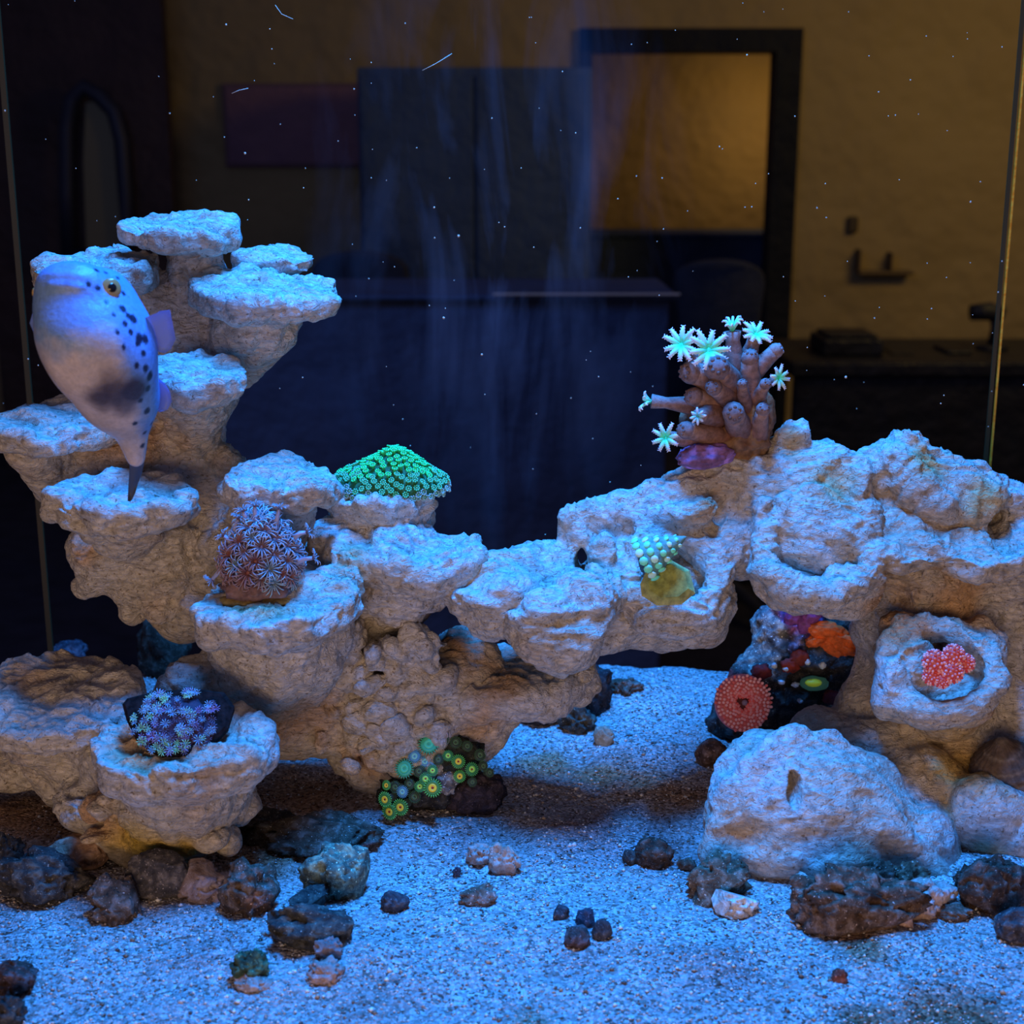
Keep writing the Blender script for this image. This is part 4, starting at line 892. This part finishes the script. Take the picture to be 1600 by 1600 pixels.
# ------------------------------------------------------------------ fish
def fish():
    Y = .70; s = S(560, Y); o0 = P(150, 560, Y)
    g = SDF(o0-np.array((.075, .055, .085)), o0+np.array((.06, .10, .075)), .0011)
    q = lambda x, y, dy=0: P(x, y, Y+dy)
    def el(x, y, dy, rx, rz, ry, k=.008, rot=None, sub=False): g.ell(q(x, y, dy), (rx*s, ry*s, rz*s), k, rot, sub)
    el(118, 470, .008, 62, 54, 50, .012, (28, 8, 0)); el(168, 470, .018, 42, 48, 42, .012)
    el(131, 522, .001, 72, 58, 62, .014); el(155, 566, .008, 78, 72, 66, .014, (0, 14, 0)); el(190, 560, .018, 52, 90, 56, .012, (0, 10, 0))
    el(180, 615, .022, 60, 58, 50, .014, (0, 20, 0)); g.cone(q(200, 640, .026), q(212, 715, .036), 40*s, 16*s, .012)
    el(108, 438, .001, 42, 25, 25, .010)            # muzzle
    for yy, zz in ((432, -.0058), (447, -.0082)): el(104, yy, zz, 27, 8, 9, .0022, (0, 4, 0))     # lips
    V, Q = g.mesh(); N = normals(V, Q); V = V+N*(fbm(V*70, 2, 3)*.0003)[:, None]
    # pixel-free colouring in body coordinates
    ctr = q(165, 560, .014); ax = q(212, 715, .036)-q(120, 450, 0); ax /= np.linalg.norm(ax)
    back = np.array((.88, .25, .42)); back -= ax*(back@ax); back /= np.linalg.norm(back)
    u = (V-ctr)@back/s
    along = (V-ctr)@ax/s
    n = fbm(V*140, 3, 5)
    belly = np.array((.66, .56, .55))*(1+.16*fbm(V*60, 3, 8)[:, None]); blue = np.ones((len(V), 3))*np.array((.20, .36, .72)); dk = np.array((.05, .03, .04))
    k = np.clip((u-8+n*8)/22, 0, 1)[:, None]; head = (np.clip((-along-30+n*14)/62, 0, 1)**1.3)[:, None]  # head mask paints the blue light from above into the skin
    k = np.maximum(k, head); col = belly*(1-k)+blue*k
    def spot(x, y, dy, r, c, soft=.35, amt=1):
        # find the surface point seen there
        d = q(x, y, 0)-np.array((0, 0, CAMZ)); d /= np.linalg.norm(d); rel = V-np.array((0, 0, CAMZ)); t = rel@d; perp = np.linalg.norm(rel-np.outer(t, d), axis=1)
        i = np.where(perp < .0016)[0]
        if not len(i): i = np.array([perp.argmin()])
        p = V[i[t[i].argmin()]]; r_ = r*s; dist = np.linalg.norm((V-p), axis=1)/r_+n*.12
        kk = (np.clip((1.15-dist)/soft, 0, 1)*amt)[:, None]; nonlocal col; col = col*(1-kk)+np.array(c)*kk; return p
    spot(180, 618, 0, 44, dk, .8, .85); spot(215, 612, 0, 26, dk, .5, .95); spot(158, 628, 0, 32, dk, .8, .8); spot(192, 642, 0, 24, dk, .7, .7)
    for (x, y, r) in ((194, 478, 7), (204, 490, 5), (213, 497, 8), (200, 505, 5), (222, 530, 9), (231, 528, 8), (219, 534, 6), (232, 575, 7), (238, 590, 8), (218, 572, 5), (155, 446, 5), (142, 441, 5), (228, 552, 5), (236, 608, 6), (233, 645, 6), (240, 665, 5), (228, 680, 5), (181, 490, 4), (209, 520, 5), (170, 470, 4), (197, 545, 4), (188, 520, 4), (222, 630, 5), (214, 665, 5), (226, 700, 5), (152, 418, 5), (168, 422, 4), (196, 455, 5), (186, 430, 4)):
        spot(x, y, 0, r, (.02, .02, .05), .3)
    spot(104, 439, 0, 7, (.12, .14, .3), .8, .6)
    eye_p = spot(178, 448, 0, 17, (.35, .4, .55), .3)
    m = plain('fish_skin', (1, 1, 1), .38, .5, noise=(420, .78), use_v=True)
    base = np.array(q(165, 560, .014)); root = empty('pufferfish', base, 'spotted blue-backed pufferfish with pale belly, swimming upright before the tower', 'fish')
    mesh_np('body', V-base, Q, m, root, True, col)
    d = np.array((.55, -.8, .2)); d /= np.linalg.norm(d); e = eye_p-base+d*.0005-TOCAM(eye_p)*-.0005
    def disc(r, h, c, name, par, rough=.2):
        b = MB(); V2, F2 = sphere((0, 0, 0), (r*s, r*s, h*s), 20, 10); b.add(V2, F2, c); o = b.obj(name, plain('eye_'+name, c, rough, .6), par); aim(o, e, d); return o
    disc(16, 5, (.38, .25, .10), 'eye', root); o = disc(10, 6.4, (.01, .01, .012), 'pupil', root, .08); eye = root.children[1]
    o.parent = eye; o.rotation_quaternion = (1, 0, 0, 0); o.location = (0, 0, 0)
    # far eye bump on the other side
    b = MB(); V2, F2 = sphere(q(60, 458, .006)-base, (7*s, 10*s, 11*s), 14, 8); b.add(V2, F2, (.72, .46, .16)); b.obj('eye', M_V, root)
    mf, nt, bs = new_mat('fin_membrane'); bs.inputs['Base Color'].default_value = (.22, .34, .80, 1); bs.inputs['Roughness'].default_value = .4; bs.inputs['Alpha'].default_value = .72
    def fin(name, pts, rootpt, th=1.2, mat=mf):
        # fan of rays from rootpt to outline pts with rippled surface
        r0 = [np.array(q(*a)) for a in rootpt]; n = len(pts); V = []; m_ = 5
        for side in (1, -1):
            for i, p in enumerate(pts):
                a = r0[0]+(r0[1]-r0[0])*i/(n-1); e_ = np.array(q(*p))
                for j in range(m_):
                    t = j/(m_-1); V.append(a*(1-t)+e_*t-base+np.array((0, (1 if i % 2 else -1)*.0006*t+side*th*s*.5*(1-.7*t), 0)))
        Fc = []; w_ = n*m_
        for sd in (0, 1):
            for i in range(n-1):
                for j in range(m_-1):
                    f = (sd*w_+i*m_+j, sd*w_+(i+1)*m_+j, sd*w_+(i+1)*m_+j+1, sd*w_+i*m_+j+1); Fc.append(f if sd else f[::-1])
        for i in range(n-1): Fc.append((i*m_+m_-1, (i+1)*m_+m_-1, w_+(i+1)*m_+m_-1, w_+i*m_+m_-1))
        for j in range(m_-1): Fc.append((j, j+1, w_+j+1, w_+j)); Fc.append(((n-1)*m_+j+1, (n-1)*m_+j, w_+(n-1)*m_+j, w_+(n-1)*m_+j+1))
        return mesh_np(name, V, Fc, mat, root)
    fin('pectoral_fin', [(236, 492, .01), (250, 486, .01), (266, 484, .012), (268, 500, .014), (272, 515, .015), (274, 530, .016), (268, 545, .017), (256, 552, .018), (245, 548, .018)], [(220, 500, .014), (232, 545, .02)])
    fin('pectoral_fin', [(57, 478, .012), (50, 490, .012), (47, 505, .012), (52, 520, .013), (60, 530, .014), (70, 534, .014), (76, 530, .014)], [(78, 480, .014), (86, 520, .016)])
    fin('dorsal_fin', [(246, 590, .03), (258, 600, .03), (266, 612, .032), (268, 628, .033), (262, 640, .034), (250, 644, .034)], [(228, 590, .028), (236, 640, .03)])
    mt = plain('tail_membrane', (.07, .09, .16), .5, .3)
    fin('tail_fin', [(200, 782, .052), (203, 784, .052), (207, 780, .052), (211, 770, .052), (216, 755, .051), (221, 740, .05)], [(205, 700, .036), (229, 700, .036)], 7, mt)

# ------------------------------------------------------------------ tank
def build_tank():
    glass = bpy.data.materials.new('clear_glass'); glass.use_nodes = True; nt = glass.node_tree
    nt.nodes.remove(nt.nodes['Principled BSDF']); t = nt.nodes.new('ShaderNodeBsdfTransparent'); t.inputs[0].default_value = (.96, .97, .98, 1); nt.links.new(t.outputs[0], nt.nodes['Material Output'].inputs[0])
    root = empty('aquarium', (0, YB, -.03), 'clear glass aquarium enclosing the reef, its rear corner seams visible', 'aquarium')
    def part(name, bx, mat):
        b = MB(); b.add(*box(*bx)); o = b.obj(name, mat, root, False); o.location = Vector(o.location)-Vector(root.location); return o
    ZT = .56
    part('back_pane', (-XW, XW, YB, YB+.006, -.03, ZT), glass); part('side_pane', (XW+.0005, XW+.0065, YF, YB+.006, -.03, ZT), glass)
    part('side_pane', (-XW-.0065, -XW-.0005, YF, YB+.006, -.03, ZT), glass); part('bottom_pane', (-XW, XW, YF, YB, -.034, -.0265), glass)
    edge = plain('glass_edge_painted_glow', (1, .36, .03), .6, .1, noise=(30, (.8, .28, .02))); dim = plain('dull_silicone', (.07, .04, .015), .8, .05)  # amber is the light caught by the glass edge, put into its colour
    o = part('silicone_seam', (XW-.0014, XW, YB-.002, YB-.0003, .0, ZT), edge); o['label'] = 'thin glass edge at the right rear corner, its amber glow painted in'
    part('silicone_seam', (XW-.006, XW-.0030, YB-.0018, YB-.0003, .0, ZT), dim); part('silicone_seam', (-XW, -XW+.004, YB-.003, YB-.0003, .0, ZT), dim)
def specks():
    r = np.random.RandomState(12); mb = MB()
    for k in range(210):
        px = r.uniform(0, 1600); py = r.uniform(0, 700) if k < 175 else r.uniform(700, 1000); Y = r.uniform(.90, 1.05)
        R = r.uniform(.7, 1.3)*S(py, Y)*(1.7 if r.rand() < .1 else 1); V, Fc = sphere(P(px, py, Y), R, 5, 4); mb.add(V, Fc)
    # a few drifting hair-like fibres
    for (a, b_, c_) in (((430, 8), (440, 22), (458, 30)), ((362, 146), (374, 141), (388, 138)), ((660, 110), (680, 100), (706, 84))):
        V, Fc = tube([P(*a, 1.0), P(*b_, 1.0), P(*c_, 1.0)], [.0002]*3, 4); mb.add(V, Fc)
    o = mb.obj('suspended_particles', plain('particle_white', (.75, .55, .40), .8)); tag(o, 'tiny pale specks drifting in the water above the reef', 'particles', None, 'stuff')
    m = bpy.data.materials.new('haze_film'); m.use_nodes = True; nt = m.node_tree; b = nt.nodes['Principled BSDF']; b.inputs['Base Color'].default_value = (.50, .56, .75, 1); b.inputs['Roughness'].default_value = .8  # bluish streaks painted on a sheet for light scattered in the water
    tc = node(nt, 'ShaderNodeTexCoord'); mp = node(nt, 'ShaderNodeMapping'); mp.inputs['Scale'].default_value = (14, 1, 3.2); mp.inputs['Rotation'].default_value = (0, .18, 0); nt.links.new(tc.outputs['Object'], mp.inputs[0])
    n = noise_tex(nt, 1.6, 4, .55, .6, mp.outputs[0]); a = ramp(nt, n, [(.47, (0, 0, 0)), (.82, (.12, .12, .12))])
    # fade toward the edges of the painted haze
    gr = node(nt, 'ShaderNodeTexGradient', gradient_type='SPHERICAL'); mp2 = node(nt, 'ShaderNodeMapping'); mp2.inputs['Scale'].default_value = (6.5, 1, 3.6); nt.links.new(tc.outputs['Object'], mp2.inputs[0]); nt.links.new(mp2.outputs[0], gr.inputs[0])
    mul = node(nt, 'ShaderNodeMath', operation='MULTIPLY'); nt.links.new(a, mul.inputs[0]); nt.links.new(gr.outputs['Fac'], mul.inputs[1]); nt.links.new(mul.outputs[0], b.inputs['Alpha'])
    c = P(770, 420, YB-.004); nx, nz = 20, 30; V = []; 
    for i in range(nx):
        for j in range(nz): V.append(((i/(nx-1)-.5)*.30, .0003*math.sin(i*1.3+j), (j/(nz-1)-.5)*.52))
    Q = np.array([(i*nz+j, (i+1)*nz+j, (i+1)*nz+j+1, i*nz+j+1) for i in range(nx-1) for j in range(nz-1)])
    o = mesh_np('haze_film', np.array(V), Q, m); o.location = (c[0], YB-.004, c[2]); tag(o, 'faint bluish streaks painted for hazy water, on the inside of the back glass', 'water_haze', None, 'stuff')

# ------------------------------------------------------------------ reflected room, built as added geometry behind the tank
def build_room():
    YW = 7.0
    def bxp(x0, y0, x1, y1, Y, th):       # box whose front face spans two photo points at depth Y
        a = P(x0, y1, Y); b = P(x1, y0, Y); return (a[0], b[0], Y, Y+th, a[2], b[2])
    wm = plain('tan_wall_paint', (.32, .24, .11), .8, .2, noise=(1.2, (.29, .215, .10)))
    def struct(name, bxs, mat):
        mb = MB()
        for q in bxs: mb.add(*box(*q))
        o = mb.obj(name, mat, None, False); o['kind'] = 'structure'; return o
    dx0 = P(905, 60, YW)[0]; dx1 = P(1252, 60, YW)[0]; dz = P(900, 45, YW)[2]; FL = -1.0
    struct('wall_back', [(-9, dx0, YW, YW+.1, FL, 2.2), (dx1, 9, YW, YW+.1, FL, 2.2), (dx0, dx1, YW, YW+.1, dz, 2.2)], wm)
    struct('floor', [(-9, 9, 1.6, 10, FL-.1, FL)], plain('dark_carpet', (.03, .03, .045), .9, .1, noise=(9, (.02, .02, .03))))
    struct('wall_far', [(-.5, 3.6, 9.0, 9.1, FL, 2.2)], plain('amber_wall', (.52, .36, .14), .8, .2, noise=(1, (.45, .32, .13))))
    # door frame
    dk = plain('dark_door_frame', (.012, .014, .022), .6, .1, noise=(6, (.010, .012, .018)))
    root = bpy.data.objects.new('door_1', None); COL.objects.link(root); root['kind'] = 'structure'; root.location = ((dx0+dx1)/2, YW, FL)
    jw = P(1252, 60, YW)[0]-P(1212, 60, YW)[0]
    for nm, q in (('jamb', (dx1-jw, dx1, YW-.05, YW+.12, FL, dz)), ('jamb', (dx0, dx0+jw*.5, YW-.05, YW+.12, FL, dz)), ('header', (dx0, dx1-jw, YW-.05, YW+.12, P(900, 82, YW)[2], dz))):
        mb = MB(); mb.add(*box(*q)); o = mb.obj(nm, dk, None, False); child_at(o, root)
    def thing_box(name, parts, label, cat, loc):
        root = empty(name, loc, label, cat)
        for nm, q, mat in parts:
            mb = MB(); mb.add(*box(*q)) if not isinstance(q, MB) else None; o = (q if isinstance(q, MB) else mb).obj(nm, mat, None, False)
            bv = o.modifiers.new('b', 'BEVEL'); bv.width = .01; bv.segments = 2; child_at(o, root)
        return root
    navy = plain('navy_panel', (.05, .08, .16), .7, .3, noise=(4, (.04, .06, .12)))  # navy carries the blue water haze in the panel colour
    # partition / half height cabinet seen through the doorway
    q = bxp(880, 372, 1240, 760, 8.2, .5); q = (q[0], q[1], q[2], q[3], FL, q[5])
    thing_box('cabinet', [('body', q, navy), ('top', (q[0]-.02, q[1]+.02, q[2]-.02, q[3]+.02, q[5], q[5]+.03), navy)], 'low dark cabinet seen through the lit doorway', 'cabinet', ((q[0]+q[1])/2, q[2], FL))
    # tall dark block added in place of a reflected person
    q = bxp(575, 105, 925, 800, 6.2, .5); q = (q[0], q[1], q[2], q[3], FL, q[5]); mid = (q[0]+q[1])/2; teal = plain('dark_teal_panel', (.06, .10, .17), .7, .3, noise=(3, (.045, .075, .13)))
    thing_box('silhouette_block', [('body', q, teal), ('door', (q[0]+.01, mid-.005, q[2]-.02, q[2], FL+.05, q[5]-.03), teal), ('door', (mid+.005, q[1]-.01, q[2]-.02, q[2], FL+.05, q[5]-.03), teal)], 'tall dark blue block in place of a reflected person, behind the tank', 'silhouette_block', (mid, q[2], FL))
    # picture
    q = bxp(352, 130, 572, 262, 6.968, .03); mb = .02
    thing_box('picture', [('frame', (q[0], q[1], q[2], q[3], q[4], q[5]), plain('frame_brown', (.16, .09, .10), .6)), ('canvas', (q[0]+mb, q[1]-mb, q[2]-.008, q[2], q[4]+mb, q[5]-mb), plain('maroon_canvas', (.24, .13, .15), .8, noise=(5, (.20, .11, .14))))], 'dull maroon picture on the dim wall behind the tower', 'picture', ((q[0]+q[1])/2, q[2], q[4]))
    # dark partition at the left with arched opening shape
    q = bxp(28, -160, 242, 900, 6.5, .08); q = (q[0], q[1], q[2], q[3], FL, q[5])
    struct('trim_1', [q], plain('umber_panel', (.05, .03, .028), .7, noise=(3, (.035, .022, .022))))
    root = empty('arched_mirror', P(148, 390, 6.4), 'dark arched frame around a dull khaki panel, far left behind the tank', 'mirror'); R0 = np.array(root.location)
    pts = [P(x, y, 6.4)-R0 for x, y in ((108, 400), (104, 300), (104, 200), (112, 155), (132, 136), (155, 150), (178, 175), (190, 220), (196, 300), (202, 400), (108, 400))]
    b = MB(); V, Fc = tube(pts, [.035]*len(pts), 8); b.add(V, Fc, (.015, .018, .035)); b.obj('frame', M_V, root)
    a0 = P(132, 400, 6.42)-R0; b = MB(); out = [P(x, y, 6.42)-R0 for x, y in ((135, 395), (130, 250), (134, 160), (155, 158), (176, 180), (188, 230), (194, 300), (200, 395))]
    V = out+[p+np.array((0, .02, 0)) for p in out]; n = len(out); b.add(np.array(V), [tuple(range(n)), tuple(range(2*n-1, n-1, -1))]+[(j, n+j, n+(j+1) % n, (j+1) % n) for j in range(n)], (.16, .14, .07)); b.obj('panel', M_V, root, False)
    # desk at the right with clutter
    q = bxp(1236, 566, 1900, 590, 5.0, .7); dm = plain('black_desk', (.012, .014, .02), .5, .3, noise=(8, (.01, .01, .014)))
    legs = [('leg', (x, x+.05, y, y+.05, FL, q[4]), dm) for x in (q[0]+.02, q[1]-.07) for y in (q[2]+.03, q[3]-.08)]
    thing_box('desk', [('desktop', q, dm), ('front_panel', (q[0]+.02, q[1]-.02, q[2]+.02, q[2]+.05, FL+.1, q[4]), dm)]+legs, 'black desk in the dim room at the right behind the arch', 'desk', ((q[0]+q[1])/2, q[2], FL))
    zt = q[5]
    e = bxp(1285, 530, 1382, 566, 5.15, .25); thing_box('printer', [('body', (e[0], e[1], e[2], e[3], zt, e[5]), dm), ('lid', (e[0]+.02, e[1]-.02, e[2]+.02, e[3]-.02, e[5], e[5]+.015), dm)], 'black box-shaped printer on the left end of the dark desk', 'printer', ((e[0]+e[1])/2, e[2], zt))
    for i, (x0, x1, y0, nm, lab, ct) in enumerate(((1395, 1430, 552, 'book', 'small dark book block beside the printer on the desk', 'book'), (1480, 1520, 548, 'box', 'dark low box at the right part of the desk', 'box'))):
        e = bxp(x0, y0, x1, 566, 5.2, .2); thing_box(nm, [('body', (e[0], e[1], e[2], e[3], zt, e[5]), dm)], lab, ct, ((e[0]+e[1])/2, e[2], zt))
    root = empty('desk_lamp', (P(1548, 560, 5.35)[0], 5.35, zt), 'dark desk lamp standing behind the low box at the right', 'lamp')
    b = MB(); b.add(*tube([(0, 0, 0), (0, 0, .01), (0, 0, .02)], [.06, .06, .05], 16)); b.obj('base', dm, root); b = MB(); b.add(*tube([(0, 0, .02), (.01, 0, .08), (.0, 0, .135)], [.02]*3, 8)); b.obj('stem', dm, root)
    b = MB(); b.add(*tube([(.03, 0, .13), (-.02, 0, .145), (-.09, 0, .14)], [.03, .035, .03], 12)); b.obj('lamp_head', dm, root)
    # wall fixtures
    e = bxp(1325, 338, 1342, 364, 6.96, .04); thing_box('thermostat', [('body', e, plain('thermostat_brown', (.05, .035, .02), .5))], 'small dark thermostat on the tan wall right of the doorway', 'thermostat', ((e[0]+e[1])/2, e[2], e[4]))
    rm = plain('rail_brown', (.13, .09, .045), .6); e = bxp(1342, 424, 1430, 430, 6.9, .1); e2 = bxp(1342, 390, 1347, 424, 6.9, .1); e3 = bxp(1392, 395, 1396, 424, 6.9, .1)
    thing_box('wall_rack', [('shelf', e, rm), ('bracket', e2, rm), ('bracket', e3, rm)], 'thin faint rack fixed to the tan wall below the thermostat', 'rack', ((e[0]+e[1])/2, e[2], e[4]))
    # office chairs, rounded backs
    def chair(px, py, wpx, Yc, lab):
        s = Yc/math.cos(.1)/F; c = P(px, py, Yc); root = empty('office_chair', (c[0], Yc, FL), lab, 'chair', None); cm = plain('chair_fabric', (.035, .04, .06), .8, .2, noise=(20, (.025, .03, .045)))
        w_ = wpx*s/2; top = c[2]-FL; b = MB(); V = []; n = 16
        for y_ in (-.04, .04):
            for j in range(n+1):
                a = math.pi*j/n; V.append((math.cos(a)*w_, y_+.04*(math.cos(a))**2, top-w_*.55+abs(math.sin(a))**.7*w_*.55))
            V += [(-w_*.85, y_, top-w_*1.7), (w_*.85, y_, top-w_*1.7)]
        m = n+3; Fc = [tuple(range(m)), tuple(range(2*m-1, m-1, -1))]+[(j, m+j, m+(j+1) % m, (j+1) % m) for j in range(m)]
        b.add(np.array(V), Fc); o = b.obj('backrest', cm, root); bv = o.modifiers.new('b', 'BEVEL'); bv.width = .015; bv.segments = 3
        b = MB(); b.add(*box(-w_*.9, w_*.9, -w_*1.6, -.02, .45, .53)); o = b.obj('seat', cm, root); bv = o.modifiers.new('b', 'BEVEL'); bv.width = .03; bv.segments = 3
        b = MB(); b.add(*tube([(0, -.2, .05), (0, -.2, .45)], [.03, .03], 10)); b.add(*tube([(0, -.04, .5), (0, .03, top-w_*1.5)], [.02, .02], 8)); b.obj('column', cm, root)
        for k in range(5):
            a = k*1.2566; b = MB(); b.add(*tube([(0, -.2, .09), (math.cos(a)*.28, -.2+math.sin(a)*.28, .06)], [.025, .018], 8)); b.add(*sphere((math.cos(a)*.28, -.2+math.sin(a)*.28, .03), .03, 8, 6)); b.obj('leg', cm, root)
    chair(1127, 405, 140, 4.6, 'round-backed dark office chair in front of the lit doorway')
    chair(560, 392, 150, 4.6, 'round-backed dark chair put in for reflected arms, right of the tower top')  # chair shape added where the reflected arms are
    # counter with a bright edge
    q = bxp(275, 461, 1062, 470, 3.4, .5); thing_box('counter', [('countertop', q, navy), ('edge_strip', (P(770, 459, 3.395)[0], q[1], 3.38, 3.3985, P(800, 461.5, 3.38)[2], P(800, 459, 3.38)[2]), plain('metal_edge', (.75, .62, .5), .3, .6)), ('front', (q[0]+.02, q[1]-.02, q[2]+.03, q[3], FL, q[4]), navy)], 'dark counter with a thin bright front edge behind the middle of the tank', 'counter', ((q[0]+q[1])/2, q[2], FL))

build_room(); build_tank(); build_sand(); build_left(); build_right(); build_stones(); colourful_rock()
clove_coral(); green_mat_coral(); pulsing_coral(); plug_coral(); zoanthids(); snail(); urchin_shell(); red_ring_coral()
brain('red and white speckled lobed coral nestled in the cup on the right pillar', 1478, 1042, .785, [(1460, 1034, 0, 24, 0), (1490, 1024, 0, 22, 0), (1488, 1050, -.004, 22, 0), (1456, 1056, -.002, 19, 0), (1508, 1036, .004, 19, 0), (1472, 1064, -.005, 15, 0)])
fish(); specks()
